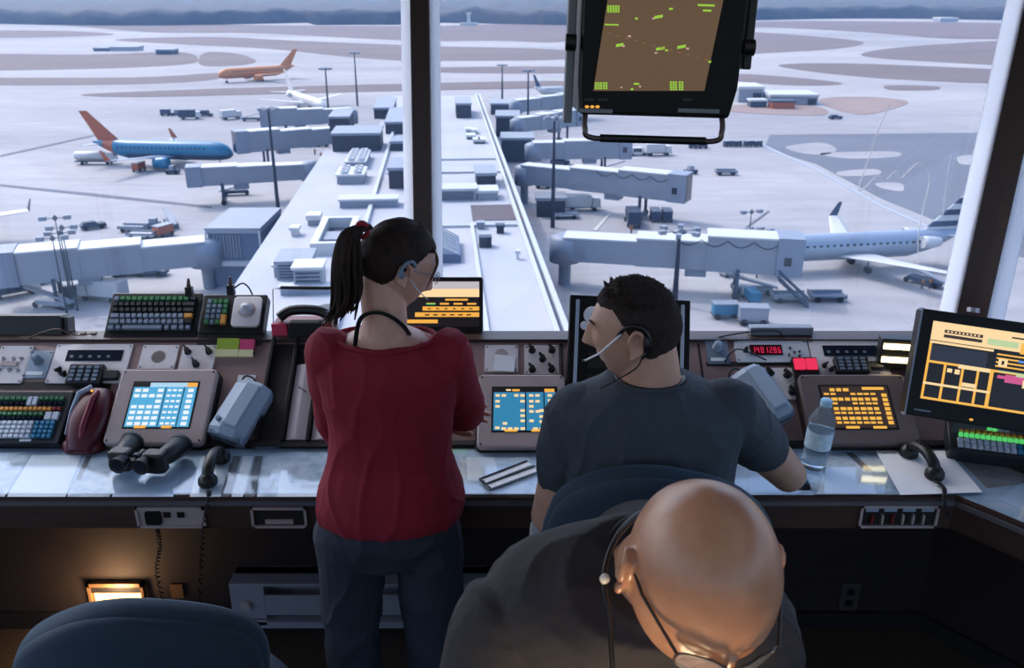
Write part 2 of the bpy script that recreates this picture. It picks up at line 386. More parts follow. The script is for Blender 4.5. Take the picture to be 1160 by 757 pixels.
# ---- aircraft ----
m_tyre = mat('tyre', (24, 24, 27), .8)
m_win = mat('dark_glazing', (23, 32, 47), .2)
m_steel = mat('grey_steel', (97, 101, 109), .45, metal=.3)
m_ltgrey = mat('light_grey_paint', (129, 135, 145), .5, var=.05, scale=.5)
m_wht = mat('white_paint', (183, 183, 185), .4, var=.03, scale=.5)
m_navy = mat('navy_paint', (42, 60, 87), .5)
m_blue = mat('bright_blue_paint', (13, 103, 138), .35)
m_dkblue = mat('dark_roof_blue', (43, 58, 77), .6, var=.1, scale=.4)
m_orange = mat('orange_paint', (182, 113, 56), .45)
m_rust = mat('rust_orange_paint', (161, 84, 50), .45)
m_red = mat('red_paint', (121, 37, 35), .45)
m_silver = mat('silver_paint', (142, 153, 169), .3, metal=.3)
m_yel = mat('amber_vest', (177, 105, 40), .8)
def airliner(label, nose, tail, D, m_body, m_tail, m_wing, m_belly=None, fin_mats=None, gear=1.7, winglets=None, group=None, fin_h=1.45, wing_span=.46, name='airliner', band=None, engines='wing', stripes=False):
    ax = (nose-tail); L = ax.length; h = math.atan2(ax.y, ax.x)
    root = T(name, label, 'airplane', TR(tail) @ RZ(h), group)
    r = D/2; zc = gear + r
    prof = [(0, .10, .75), (.02, .22, .70), (.08, .5, .50), (.16, .8, .22), (.26, 1, 0), (.6, 1, 0), (.86, 1, 0), (.92, .92, -.03), (.955, .76, -.1), (.98, .52, -.2), (.995, .22, -.28), (1, .05, -.3)]
    mb = MB(); n = 20; rings = []
    for t, k, dz in prof:
        rings.append([V((L*t, r*k*math.cos(a), zc + dz*r + r*k*math.sin(a))) for a in [2*PI*j/n for j in range(n)]])
    mb.loft(rings)
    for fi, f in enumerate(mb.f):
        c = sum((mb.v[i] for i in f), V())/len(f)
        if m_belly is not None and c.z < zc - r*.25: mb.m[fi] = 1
        if band is not None and band[0] < c.x/L < band[1]: mb.m[fi] = 2
        if band is not None and band[1] <= c.x/L < band[1]+.12: mb.m[fi] = 0
    O('fuselage', mb, [m_body, m_belly or m_body, m_tail], root)
    w = MB()
    for s in (-1, 1):
        for k in range(int(L*.66/1.1)):
            x = L*.2 + k*1.1
            w.add([(x, s*(r*.985), zc+.25*r), (x+.5, s*(r*.985), zc+.25*r), (x+.5, s*(r*.95), zc+.42*r), (x, s*(r*.95), zc+.42*r)], [(0, 1, 2, 3)])
        w.add([(L*.958, s*r*.62, zc+.1*r), (L*.975, s*r*.46, zc+.1*r), (L*.965, s*r*.4, zc+.38*r), (L*.945, s*r*.5, zc+.45*r)], [(0, 1, 2, 3)])
    O('windows', w, m_win, root)
    def foil(p, c, th, ax3):
        pts = []
        for q in range(10):
            a = 2*PI*q/10
            pts.append(V(p) + V((c*.5*math.cos(a), 0, 0)) + V(ax3)*(th*c*.5*math.sin(a)))
        return pts
    for s in (-1, 1):
        z0 = zc - r*.6
        sp = L*wing_span
        wb = MB().loft([foil((L*.52, s*r*.3, z0), L*.20, .12, (0, 0, 1)), foil((L*.47, s*sp*.35, z0+sp*.03), L*.11, .11, (0, 0, 1)), foil((L*.36, s*sp, z0+sp*.10), L*.045, .1, (0, 0, 1))])
        wing = O('wing', wb, m_wing, root)
        if winglets:
            wl = MB().loft([foil((L*.36, s*sp, z0+sp*.10), L*.045, .1, (0, 1, 0)), foil((L*.325, s*(sp+.35), z0+sp*.10+2.3), L*.02, .1, (0, 1, 0))])
            O('winglet', wl, winglets, wing)
        if engines == 'wing':
            ex, ey, ez = L*.56, s*sp*.34, z0 - .75
            e = MB().lathe([(.55*r*.9, -1.9), (.56*r, -1.0), (.62*r, .6), (.58*r, 1.6), (.50*r, 1.75), (.42*r, 1.4), (.1, 1.2)], 18, TR(ex, ey, ez) @ RY(PI/2))
            e.box(ex-1.5, ex+.8, ey-.12, ey+.12, ez+.3*r, z0+.4)
            O('engine', e, m_body, root)
        else:
            e = MB().lathe([(.3*r, -1.7), (.42*r, -.8), (.48*r, .6), (.46*r, 1.4), (.35*r, 1.2)], 14, TR(L*.2, s*r*1.25, zc+.35*r) @ RY(PI/2))
            O('engine', e, m_wing, root)
        hb = MB().loft([foil((L*.06, s*r*.15, zc+.55*r), L*.085, .1, (0, 0, 1)), foil((L*.012, s*L*.17, zc+.75*r), L*.035, .1, (0, 0, 1))])
        O('stabilizer', hb, m_wing, root)
    fh = D*fin_h
    def ff(x, z, c): return [V((x + c*.5*math.cos(2*PI*q/10), .18*math.sin(2*PI*q/10)*c/4, z)) for q in range(10)]
    fbm = MB(); K = 8
    rr = []
    for i in range(K+1):
        t = i/K
        rr.append(ff(L*.125-t*(L*.165), zc+r*.75+fh*t, L*(.165-.105*t)))
    for i in range(K):
        fbm.loft([rr[i], rr[i+1]], mat=(i % 2 if stripes and i < 7 else 0), caps=(i in (0, K-1)))
    fin = O('tail_fin', fbm, [m_tail, m_wht if not stripes else stripes], root)
    for x, y in ((L*.9, 0), (L*.47, 1), (L*.47, -1)):
        g = MB().cyl((x, y*r*1.2, .4), (x, y*r*1.1, zc-r*.5), .12, n=8)
        for q in (-1, 1): g.cyl((x, y*r*1.2+q*.2, .5), (x, y*r*1.2+q*.5, .5), .5, n=12, mat=1)
        O('landing_gear', g, [m_steel, m_tyre], root)
    return root
airliner('orange airliner taxiing along the far taxiway', G(248, 94.5), G(334, 88.5), 4.6, m_orange, m_orange, m_orange, m_belly=m_orange, fin_h=1.6)
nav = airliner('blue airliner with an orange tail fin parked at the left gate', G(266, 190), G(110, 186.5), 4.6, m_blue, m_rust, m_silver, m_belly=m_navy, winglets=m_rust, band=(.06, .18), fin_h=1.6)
airliner('white jet parked behind the far left boarding bridge', G(368, 131), G(327, 117), 3.4, m_wht, m_wht, m_wht, engines='tail', fin_h=2.2, wing_span=.4)
airliner('silver airliner with dark striped tail fin at the right gate', G(842, 311), G(1084, 298), 4.2, m_silver, m_wht, m_wht, winglets=m_navy, stripes=m_navy, fin_h=1.7, engines='tail')
airliner('white airliner whose wing tip enters at the left edge', G(-160, 250), G(-135, 330), 4.2, m_wht, m_navy, m_wht, winglets=m_navy)
airliner('small white jet far off beyond the right boarding bridges', G(640, 112), G(606, 113), 3.2, m_wht, m_navy, m_wht, engines='tail', fin_h=1.5, wing_span=.35)
# ---- pier (concourse) frame ----
m_roof = mat('white_roof_membrane', (168, 168, 172), .8, var=.05, scale=.08, rgb2=(156, 158, 165))
m_wallb = mat('concourse_wall', (74, 90, 117), .6, var=.1, scale=.2)
RZr = GZ + 10.0
PD = V((-.078, .997, 0)); PR = V((.997, .078, 0))
def pf(px, py, z=RZr):
    g = G(px, py, z); return g.dot(PR), g.dot(PD)
def PM(z=0): return basis(V((0, 0, z)), PR, PD, V((0, 0, 1)))
sR = (pf(640, 370)[0]+pf(556, 150)[0])/2; sL = (pf(266, 322)[0] + pf(344, 206)[0])/2
tN = 40.0; tF = pf(540, 108)[1]; tL = pf(400, 170)[1]
S('concourse_roof', MB().box(sL, sR, tN, tL, RZr-.5, RZr, PM()).box(sL+9, sR, tL, tF, RZr-.5, RZr, PM()), m_roof)
S('concourse_wall', MB().box(sL+.4, sR-.4, tN, tL-.3, GZ, RZr-.5, PM()).box(sL+9.4, sR-.4, tL-.3, tF-.3, GZ, RZr-.5, PM()), m_wallb)
m_rail = mat('parapet_metal', (172, 174, 179), .5)
S('roof_trim', MB().box(sR-1.1, sR-.55, tN, tF, RZr, RZr+.5, PM()).box(sR-.1, sR+.5, tN, tF, RZr-.3, RZr+.5, PM()), m_rail)
m_gut = mat('gutter_dark', (56, 68, 87), .7)
S('roof_panel', MB().box(sR-.55, sR-.1, tN, tF, RZr, RZr+.08, PM()), m_gut)
# seams and low walls on the roof
sm = MB()
for px, py in ((500, 182), (500, 197), (520, 258)):
    t = pf(px, py)[1]; sm.box(sL+14, sR-1.2, t, t+.35, RZr, RZr+.35, PM())
S('roof_seam_trim', sm, m_rail)
s0 = pf(545, 350)[0]
S('roof_edge_trim', MB().box(s0, s0+.5, tN, pf(530, 255)[1], RZr, RZr+.4, PM()).box(pf(432, 190)[0], pf(432, 190)[0]+.6, tN+12, pf(440, 130)[1], RZr, RZr+.6, PM()), m_rail)
m_brown = mat('gravel_roof', (90, 80, 84), .95, var=.1, scale=.6)
a = pf(512, 251); b2 = pf(590, 232)
S('roof_gravel_panel', MB().box(a[0]+3, b2[0], a[1], b2[1], RZr, RZr+.1, PM()), m_brown)
def rb(name, label, cat, x0, x1, yt, yb, dep, mw, mr=None, cap=.25, z=RZr, extra=None, over=.2):
    """box on the pier roof whose near face spans x0..x1, yt..yb in the picture"""
    (sa, ta), (sb, _) = pf(x0, yb, z), pf(x1, yb, z)
    B = G((x0+x1)/2, yb, z)
    h = max(AY((x0+x1)/2, yt, B.y).z - z, .2)
    w = sb-sa
    root = T(name, label, cat, TR(PR*((sa+sb)/2)+PD*ta + V((0, 0, z))) @ RZ(math.atan2(PR.y, PR.x)))
    O('housing', MB().box(-w/2, w/2, 0, dep, 0, h-cap), mw, root)
    O('cover', MB().box(-w/2-over, w/2+over, -over, dep+over, h-cap, h), mr or m_rail, root)
    if extra == 'fans':
        n = max(2, int(w/1.8)); k = max(1, int(dep/2))
        for i in range(n):
            for j in range(k):
                O('fan', MB().lathe([(.72, h), (.72, h+.45), (.6, h+.45), (.58, h+.1), (.05, h+.12)], 14, TR(-w/2+(i+.5)*w/n, (j+.5)*dep/k, 0)), m_wht, root)
    if extra == 'louver':
        g = MB()
        for i in range(5): g.box(-w*.42, w*.42, -.06, 0, h*.12+i*h*.15, h*.12+i*h*.15+h*.07)
        O('louver', g, m_dkblue, root)
    if extra == 'door':
        O('door', MB().box(-.5, .5, -.06, 0, 0, min(2.2, h-.3)), m_wht, root)
    return root
m_bld = mat('dark_cladding', (30, 38, 54), .6, var=.12, scale=.5)
m_unit = mat('unit_grey', (121, 129, 143), .5, var=.06, scale=.5)
rb('rooftop_penthouse', 'dark clad rooftop block standing beside the left boarding bridges', 'building', 377, 431, 151, 172, 10, m_bld, m_unit, .5)
rb('rooftop_penthouse', 'dark narrow rooftop block just behind the wide dark one', 'building', 374, 396, 132, 152, 12, m_bld, m_unit, .5)
rb('cooling_unit', 'white rooftop cooling unit with a grid of round fans, nearer of two', 'cooling unit', 382, 412, 198, 209, 7, m_unit, m_wht, .3, extra='fans')
rb('cooling_unit', 'white rooftop cooling unit with a grid of round fans, farther of two', 'cooling unit', 392, 414, 183, 192, 12, m_unit, m_wht, .3, extra='fans')
rb('rooftop_duct', 'long low white rooftop duct left of the centre mullion', 'duct', 385, 450, 226, 236, 3, m_unit, m_rail, .3)
rb('rooftop_penthouse', 'dark rooftop block touching the centre mullion on its left', 'building', 441, 470, 190, 214, 9, m_bld, m_unit, .5)
rb('rooftop_penthouse', 'stepped grey rooftop block on the far left part of the concourse', 'building', 437, 470, 138, 152, 25, m_bld, m_unit, .5)
rb('rooftop_penthouse', 'far grey block at the end of the left roof edge', 'building', 424, 445, 122, 135, 22, m_bld, m_unit, .5)
rb('rooftop_penthouse', 'second grey block below the stepped far one', 'building', 443, 470, 160, 171, 6, m_bld, m_unit, .5)
_a, _b = pf(352, 290), pf(398, 290)
_w = _b[0]-_a[0]; root = T('roof_hatch', 'open white rooftop frame around a sunken dark well', 'roof hatch', TR(PR*((_a[0]+_b[0])/2)+PD*_a[1]+V((0, 0, RZr))) @ RZ(math.atan2(PR.y, PR.x)))
O('parapet', MB().box(-_w/2, _w/2, 0, .9, 0, 1.6).box(-_w/2, _w/2, 13, 13.9, 0, 1.6).box(-_w/2, -_w/2+.9, .9, 13, 0, 1.6).box(_w/2-.9, _w/2, .9, 13, 0, 1.6), m_wht, root)
O('well_floor', MB().box(-_w/2+.9, _w/2-.9, .9, 13, 0, .15), m_dkblue, root); O('inner_duct', MB().box(-_w*.3, _w*.1, 4, 8, .15, 1.0), m_ltgrey, root)
rb('cooling_unit', 'large grey rooftop air handler behind the black handle', 'cooling unit', 314, 352, 296, 318, 5, m_unit, m_ltgrey, .4, extra='louver')
rb('air_handler', 'pale boxy air handler with dark louvers near the woman', 'air handler', 334, 366, 303, 332, 3, m_ltgrey, m_wht, .3, extra='louver')
rb('air_handler', 'small white air handler standing left of the grey one', 'air handler', 311, 324, 300, 315, 1.5, m_ltgrey, m_wht, .3)
rb('rooftop_duct', 'low white duct beside the large air handler', 'duct', 318, 372, 325, 335, 1.2, m_unit, m_rail, .3)
rb('roof_vent', 'small white mushroom vent at the left roof edge', 'vent', 330, 338, 258, 268, 1.5, m_wht, m_wht, .4)
rb('roof_vent', 'white round headed vent near the sunken well', 'vent', 349, 362, 244, 256, 2, m_ltgrey, m_wht, .7)
rb('rooftop_penthouse', 'big dark rooftop block right of the centre mullion', 'building', 540, 562, 196, 213, 7, m_bld, m_ltgrey, .5)
rb('rooftop_penthouse', 'dark rooftop block near the far end of the right roof', 'building', 517, 534, 117, 134, 14, m_bld, m_ltgrey, .5)
rb('rooftop_rack', 'long dark louvered rack beside the mullion on the right', 'rack', 496, 540, 214, 228, 4, m_ltgrey, m_rail, .4, extra='louver')
rb('rooftop_duct', 'low pale box joined to the louvered rack', 'duct', 541, 564, 216, 227, 4, m_ltgrey, m_wht, .4)
rb('roof_vent', 'dark cube vent on the pale roof right of the mullion', 'vent', 543, 557, 269, 281, 1.4, m_bld, m_dkblue, .15, over=.05)
rb('roof_vent', 'dark hooded vent behind the cube vent', 'vent', 563, 571, 255, 265, 1.0, m_bld, m_dkblue, .3, over=.15)
rb('roof_vent', 'grey hooded vent left of the dark hooded one', 'vent', 541, 548, 252, 260, 1.0, m_unit, m_ltgrey, .3, over=.15)
rb('roof_vent', 'small white stack vent nearest the right parapet', 'vent', 585, 588, 284, 294, .4, m_wht, m_wht, .4, over=.15)
for k, (x, y) in enumerate(((528, 146), (535, 147), (529, 153), (537, 158), (543, 158))):
    rb('roof_fan', ['tiny roof fan, farthest left of five in a cluster', 'tiny roof fan, farthest right of five in a cluster', 'tiny roof fan in the middle of the cluster of five', 'wider fan box at the near left of the cluster', 'tiny round fan at the near right of the cluster'][k], 'fan', x, x+[5, 5, 9, 6, 6][k], y, y+5, 3, m_dkblue if k > 1 else m_unit, m_wht, .5)
# glazed ridge skylight
p = pf(496, 300); q = pf(522, 298)
wS, dS = q[0]-pf(470, 300)[0], 9.0
root = T('ridge_skylight', 'sloping glazed skylight beside the centre mullion on the right', 'skylight', TR(PR*((q[0]+pf(470, 300)[0])/2)+PD*q[1]+V((0, 0, RZr))) @ RZ(math.atan2(PR.y, PR.x)))
O('curb', MB().box(-wS/2, wS/2, 0, dS, 0, 1.0), m_wallb, root)
O('glazed_slope', MB().add([(-wS/2, .3, 1), (wS/2-.3, .3, 1), (wS/2-.3, dS-.3, 1), (-wS/2, dS-.3, 1), (-wS/2+.3, .3, 3.6), (-wS/2+.3, dS-.3, 3.6)], [(0, 1, 4), (1, 2, 5, 4), (2, 3, 5), (0, 4, 5, 3), (0, 3, 2, 1)]), m_silver, root)
g = MB()
for i in range(7):
    y = .3+(dS-.6)*i/6
    g.add([(wS/2-.3, y, 1.05), (wS/2-.3, y+.15, 1.05), (-wS/2+.3, y+.15, 3.7), (-wS/2+.3, y, 3.7), (wS/2-.3, y, 1.2), (wS/2-.3, y+.15, 1.2), (-wS/2+.3, y+.15, 3.85), (-wS/2+.3, y, 3.85)], [(0, 1, 2, 3), (4, 7, 6, 5), (0, 3, 7, 4), (1, 5, 6, 2)])
O('glazing_bars', g, m_rail, root)
# side wing with open canopy, lower left of pier
def gbox(name, label, cat, x0, x1, yt, yb, dep, mw, mr, z=GZ, cap=.5, yaw=0.0, over=.3, win=False):
    A = G(x0, yb, z); B = G(x1, yb, z); M_ = (A+B)/2
    h = AY((x0+x1)/2, yt, M_.y).z - z; w = (B-A).length
    ang = math.atan2(B.y-A.y, B.x-A.x)+yaw
    root = T(name, label, cat, TR(M_) @ RZ(ang))
    O('walls', MB().box(-w/2, w/2, 0, dep, 0, h-cap), mw, root)
    O('roof', MB().box(-w/2-over, w/2+over, -over, dep+over, h-cap, h), mr, root)
    if win:
        n = max(1, int(w/4))
        for i in range(n):
            x = -w/2 + (i+.5)*w/n
            O('bay_door', MB().box(x-w/n*.35, x+w/n*.35, -.08, 0, 0, h*.6), m_win if i % 2 else m_ltgrey, root)
    return root
root = gbox('gatehouse', 'pale roofed gatehouse with dark open front below the concourse edge', 'building', 243, 300, 258, 325, 12, m_wallb, m_ltgrey, cap=.8)
cs = root.children
g = MB()
for i in range(9): g.box(-2.9+i*.45, -2.75+i*.45, -.2, 0, 4.6, 8.0)
O('wall_ribs', g, m_ltgrey, root)
O('balcony_curb', MB().box(-3.6, 3.6, -.7, .2, 3.4, 4.1), m_rail, root)
g = MB()
for x in (-3.9, 3.9): g.cyl((x, -.7, 0), (x, -.4, 8.6), .18, n=8)
O('support_post', g, m_wht, root)
# right-side gate houses against the pier
for a in (('dark gatehouse at the far end of the right parapet', 556, 579, 117, 130, 12), ('dark gatehouse next nearer along the right parapet', 562, 588, 131, 155, 12), ('dark gatehouse with pale roof beside the middle right bridge', 568, 604, 156, 184, 9), ('dark low gatehouse right of the parapet behind the tall mast', 608, 640, 224, 246, 5)):
    gbox('gatehouse', a[0], 'building', a[1], a[2], a[3], a[4], a[5], m_bld, m_ltgrey, cap=.6)
# ---- boarding bridges ----
def bridge(label, pts, zf=4.6, hh=(3.0, 3.3, 3.6), ww=3.6, cab=True, stairs=False, mw=None, swag=False):
    """pts: pixel positions of the bridge's floor line, from the building outwards"""
    mw = mw or m_ltgrey
    P = [G(x, y, GZ+zf) for x, y in pts]
    a = P[0]; b = P[-1]; ax = b-a; L = ax.length; ang = math.atan2(ax.y, ax.x)
    root = T('boarding_bridge', label, 'boarding bridge', TR(V((a.x, a.y, GZ))) @ RZ(ang))
    segs = [(0, .36), (.33, .68), (.64, .95)]
    for i, (u0, u1) in enumerate(segs):
        h = hh[i]; w = ww - .5 + .25*i
        q = MB().box(L*u0, L*u1, -w/2, w/2, zf-.3-.1*i, zf-.3-.1*i+h)
        for k in range(4):
            x = L*u0+(L*(u1-u0))*(k+.5)/4
        sec = O('section', q, mw, root)
        O('roof_sheet', MB().box(L*u0-.1, L*u1+.1, -w/2-.12, w/2+.12, zf-.3-.1*i+h, zf-.3-.1*i+h+.25), m_wht, sec)
    O('rotunda', MB().lathe([(ww*.22, 0), (ww*.22, zf-.8), (ww*.56, zf-.7), (ww*.56, zf-.6+3.4), (ww*.3, zf-.4+3.7), (.1, zf-.4+3.7)], 18), m_unit, root)
    if swag:
        pts2 = []
        for k in range(25):
            t = k/24; pts2.append((L*(.5+.45*t), -ww/2-.1, zf+hh[2]-.9-.9*abs(math.sin(t*PI*4))))
        O('cable_swag', MB().tube(pts2, .07, 5), m_bld, root)
    # cab
    cw = ww*1.15
    q = MB().box(L*.94, L*1.0+1.6, -cw/2, cw/2, zf-.6, zf-.3+hh[2]+.2)
    cb = O('cab', q, m_unit, root)
    O('cab_opening', MB().box(L+1.6, L+1.68, -cw*.4, cw*.4, zf-.3, zf+hh[2]-.4), m_win, cb)
    O('cab_window', MB().box(L*.97, L*.97+1.0, -cw/2-.05, -cw/2, zf+1.0, zf+2.2), m_win, cb)
    # wheel column
    q = MB()
    for s in (-1, 1): q.box(L*.78-.25, L*.78+.25, s*ww*.5-.2, s*ww*.5+.2, .5, zf)
    q.box(L*.78-.4, L*.78+.4, -ww*.6, ww*.6, .4, .9)
    col = O('wheel_column', q, m_dkblue, root)
    for s in (-1, 1):
        O('wheel', MB().cyl((L*.78, s*ww*.55-.2, .55), (L*.78, s*ww*.55+.25, .55), .55, n=14), m_tyre, col)
    O('drive_box', MB().box(L*.55, L*.55+3, -ww*.35, ww*.35, zf-1.6, zf-.4), m_unit, root)
    if stairs:
        q = MB()
        for k in range(14):
            q.box(L*.95+k*.32, L*.95+k*.32+.3, -cw/2-1.3, -cw/2-.1, (zf-.5)*(1-k/14)-.1, (zf-.5)*(1-k/14))
        for yy in (-cw/2-1.35, -cw/2-.1):
            q.tube([(L*.95, yy, zf+.4), (L*.95+4.5, yy, .9)], .12, 6)
            q.tube([(L*.95, yy, zf-.6), (L*.95+4.5, yy, -.1)], .16, 6)
        O('service_stair', q, m_dkblue, root)
    return root
bridge('long pale boarding bridge reaching out to the left edge, nearest on the left', [(234, 295), (10, 316)], zf=4.2, hh=(3.4, 4.0, 4.4), ww=4.2)
bridge('white boarding bridge over the service carts, middle left', [(352, 200), (222, 207)], zf=4.5)
bridge('white boarding bridge serving the blue airliner', [(388, 160), (274, 170)], zf=4.6, hh=(3.8, 4.2, 4.8))
bridge('boarding bridge furthest up the left side by the white jet', [(398, 137), (302, 141)], zf=4.6, hh=(3.8, 4.2, 4.8))
bridge('boarding bridge with looped cable reaching toward upper right', [(594, 205), (770, 224)], zf=4.6, hh=(3.6, 4.2, 4.8), swag=True)
bridge('longest boarding bridge on the right with a service stair', [(640, 290), (893, 304)], zf=4.4, hh=(3.4, 4.0, 5.0), ww=4.2, stairs=True, swag=True)
bridge('boarding bridge under the hanging monitor, right side', [(604, 178), (706, 176)], zf=4.6, hh=(3.6, 4.0, 4.4))
bridge('short boarding bridge farthest up the right side', [(586, 148), (652, 140)], zf=4.6, hh=(3.6, 4.0, 4.4))
bridge('thin pale boarding bridge near the far right dome', [(584, 126), (660, 118)], zf=4.6, hh=(3.6, 4.0, 4.4))
# ---- masts ----
def mast(label, bx, by, ty, heads=6, r=.28, big=False, tx=None):
    B = G(bx, by); topz = AY(bx, ty, B.y).z - GZ
    root = T('light_mast', label, 'light mast', TR(B))
    O('pole', MB().tube([(0, 0, 0), (0, 0, topz)], [r*1.5, r*.7], 8), m_bld, root)
    hd = MB().lathe([(r*2, topz-.3), (r*3.4, topz-.2), (r*3.4, topz+.1), (.1, topz+.4)], 10)
    O('mast_ring', hd, m_steel, root)
    R = 1.5 if not big else 2.6
    for k in range(heads):
        a = 2*PI*k/heads+.3
        q = MB().box(-.45, .45, -.35, .35, -.25, .3, TR(R*math.cos(a), R*math.sin(a), topz) @ RZ(a))
        q.tube([(0, 0, topz), (R*math.cos(a), R*math.sin(a), topz)], .08, 5)
        O('floodlight', q, m_ltgrey, root)
    return root
mast('tall dark light mast over the left boarding bridges', 316, 246, 124)
mast('light mast behind the rooftop block, left of the centre mullion', 374, 152, 78)
mast('farther light mast, nearest to the centre mullion on the left', 405, 120, 60)
mast('far light mast just right of the centre mullion', 569, 116, 74)
mast('light mast second right of the centre mullion', 598, 147, 80)
mast('tall light mast beside the low dark gatehouse', 626, 258, 134)
mast('near light mast with big pale floodlights behind the seated man', 764, 345, 262, big=True, r=.3)
for lab, bx, by, ty in (('thin lamp pole on left bridge, leftmost and tallest', 82, 324, 247), ('thin lamp pole on left bridge, with a low head', 76, 330, 270), ('thin lamp pole on left bridge, second from right', 84, 322, 264), ('thin lamp pole on left bridge, rightmost', 88, 327, 258), ('thin lamp pole standing alone behind the right bridge', 846, 268, 240), ('thin lamp pole at the right bridge, left one of a pair', 847, 285, 260), ('thin lamp pole at the right bridge, right one of a pair', 857, 290, 262)):
    mast(lab, bx, by+25, ty, heads=2, r=.09)
# ---- vehicles ----
VK = {}
def vehicle(kind, label, px, py, ang, col=None, cat=None, sc_=1.0):
    col = col or m_navy
    M = TR(G(px, py)) @ RZ(math.radians(ang)) @ Matrix.Scale(sc_, 4)
    nm = {'tug': 'baggage_tug', 'cart': 'baggage_cart', 'fuel': 'fuel_truck', 'truck': 'service_truck', 'van': 'van', 'loader': 'belt_loader', 'flat': 'flatbed_trailer', 'car': 'car'}[kind]
    root = T(nm, label, cat or nm.replace('_', ' '), M)
    dims = {'tug': (3.2, 1.6), 'cart': (3.4, 1.8), 'fuel': (10, 2.6), 'truck': (7, 2.4), 'van': (5, 2), 'loader': (7, 1.8), 'flat': (5, 2.4), 'car': (4.4, 1.8)}[kind]
    Lx, W = dims; a = Lx/2; h = W/2
    if kind == 'tug':
        O('chassis', MB().box(-a, a, -h, h, .35, 1.0, tx=.1), col, root, bevel=.05)
        c = O('cab', MB().box(-a*.4, a*.35, -h*.9, h*.9, 1.0, 2.0, tx=.12, ty=.05), m_ltgrey, root, bevel=.05)
        O('windscreen', MB().box(a*.30, a*.36, -h*.75, h*.75, 1.2, 1.8), m_win, c)
    elif kind == 'cart':
        O('bed', MB().box(-a, a, -h, h, .45, .65), m_steel, root)
        O('box_body', MB().box(-a+.1, a-.1, -h+.05, h-.05, .65, 2.1), col, root, bevel=.04)
        O('canopy', MB().box(-a, a, -h, h, 2.1, 2.25), m_ltgrey, root)
        O('drawbar', MB().cyl((a, 0, .5), (a+1.0, 0, .4), .07, n=6), m_steel, root)
    elif kind == 'fuel':
        O('chassis', MB().box(-a, a, -h*.8, h*.8, .7, 1.0), m_navy, root)
        tk = MB(); rr = []
        for x, k in ((-a, .8), (-a+.3, 1), (a*.42, 1), (a*.46, .8)):
            rr.append([V((x, h*.98*k*math.cos(q), 2.15+1.05*k*math.sin(q))) for q in [2*PI*j/18 for j in range(18)]])
        O('tank', tk.loft(rr), m_wht, root)
        c = O('cab', MB().box(a*.55, a, -h*.95, h*.95, .8, 3.0, tx=.2), col if col is not m_navy else m_wht, root, bevel=.08)
        O('windscreen', MB().box(a-.22, a-.1, -h*.8, h*.8, 2.0, 2.8), m_win, c)
    elif kind == 'truck':
        O('chassis', MB().box(-a, a, -h*.8, h*.8, .6, .9), m_steel, root)
        O('box_body', MB().box(-a, a*.45, -h, h, .9, 3.1), m_ltgrey if col is m_navy else col, root, bevel=.05)
        c = O('cab', MB().box(a*.5, a, -h*.95, h*.95, .7, 2.5, tx=.25), m_wht, root, bevel=.06)
        O('windscreen', MB().box(a-.3, a-.12, -h*.8, h*.8, 1.6, 2.3), m_win, c)
    elif kind in ('van', 'car'):
        hh_ = 2.1 if kind == 'van' else 1.45
        O('body', MB().box(-a, a, -h, h, .35, 1.0, tx=.08), col, root, bevel=.08)
        c = O('cabin', MB().box(-a*.9, a*(.6 if kind == 'van' else .35), -h*.92, h*.92, 1.0, hh_, tx=.35, ty=.12), col, root, bevel=.08)
        O('side_glass', MB().box(-a*.6, a*.38 if kind == 'van' else a*.2, -h*.95, h*.95, 1.08, hh_-.25, tx=.25, ty=.08), m_win, c)
    elif kind == 'loader':
        O('chassis', MB().box(-a*.8, a*.6, -h, h, .5, 1.1), col, root, bevel=.04)
        O('conveyor', MB().add([(-a, -.5, .9), (a*1.1, -.5, 2.6), (a*1.1, .5, 2.6), (-a, .5, .9), (-a, -.5, 1.15), (a*1.1, -.5, 2.85), (a*1.1, .5, 2.85), (-a, .5, 1.15)], [(0, 3, 2, 1), (4, 5, 6, 7), (0, 1, 5, 4), (1, 2, 6, 5), (2, 3, 7, 6), (3, 0, 4, 7)]), m_ltgrey, root)
    else:
        O('bed', MB().box(-a, a, -h, h, .6, .85), col, root)
        O('side_rail', MB().box(-a, a, -h, -h+.08, .85, 1.2).box(-a, a, h-.08, h, .85, 1.2).box(-a, -a+.08, -h, h, .85, 1.4), m_ltgrey, root)
    for sx in (-.62, .62):
        for sy in (-1, 1):
            O('wheel', MB().cyl((a*sx, sy*h*.78, .42), (a*sx, sy*h*1.0, .42), .42, n=12), m_tyre, root)
    return root
vehicle('fuel', 'white tank truck parked below the blue airliner', 110, 186, 2, m_wht)
vehicle('cart', 'orange and blue service cart right of the tank truck', 158, 194, 80, m_rust)
vehicle('tug', 'small blue tug alone on the apron right of the tank truck', 196, 197, 0, m_dkblue)
vehicle('cart', 'blue cart, leftmost of two beyond the blue airliner', 188, 131, 0, m_navy)
vehicle('tug', 'blue tug right behind the two far carts beyond the airliner', 200, 131, 0, m_navy)
vehicle('truck', 'dark blue truck beyond the blue airliner wing', 216, 135, 8, m_dkblue)
vehicle('van', 'dark van parked to the right of the dark blue truck', 233, 132, 8, m_dkblue)
vehicle('truck', 'white topped truck left of the furthest left bridge', 262, 135, 40, m_wht)
vehicle('loader', 'dark belt loader under the furthest left bridge', 285, 137, 10, m_navy)
vehicle('loader', 'belt loader by the nose of the blue airliner', 236, 203, 30, m_ltgrey)
vehicle('truck', 'high white catering truck at the blue airliner door', 246, 176, 100, m_wht)
vehicle('loader', 'dark belt loader standing under the middle left bridge', 268, 221, 15, m_navy)
vehicle('cart', 'blue cart under the white jet bridge', 338, 165, 0, m_dkblue)
vehicle('van', 'blue van under the airliner bridge, left of the mast block', 352, 166, 20, m_dkblue)
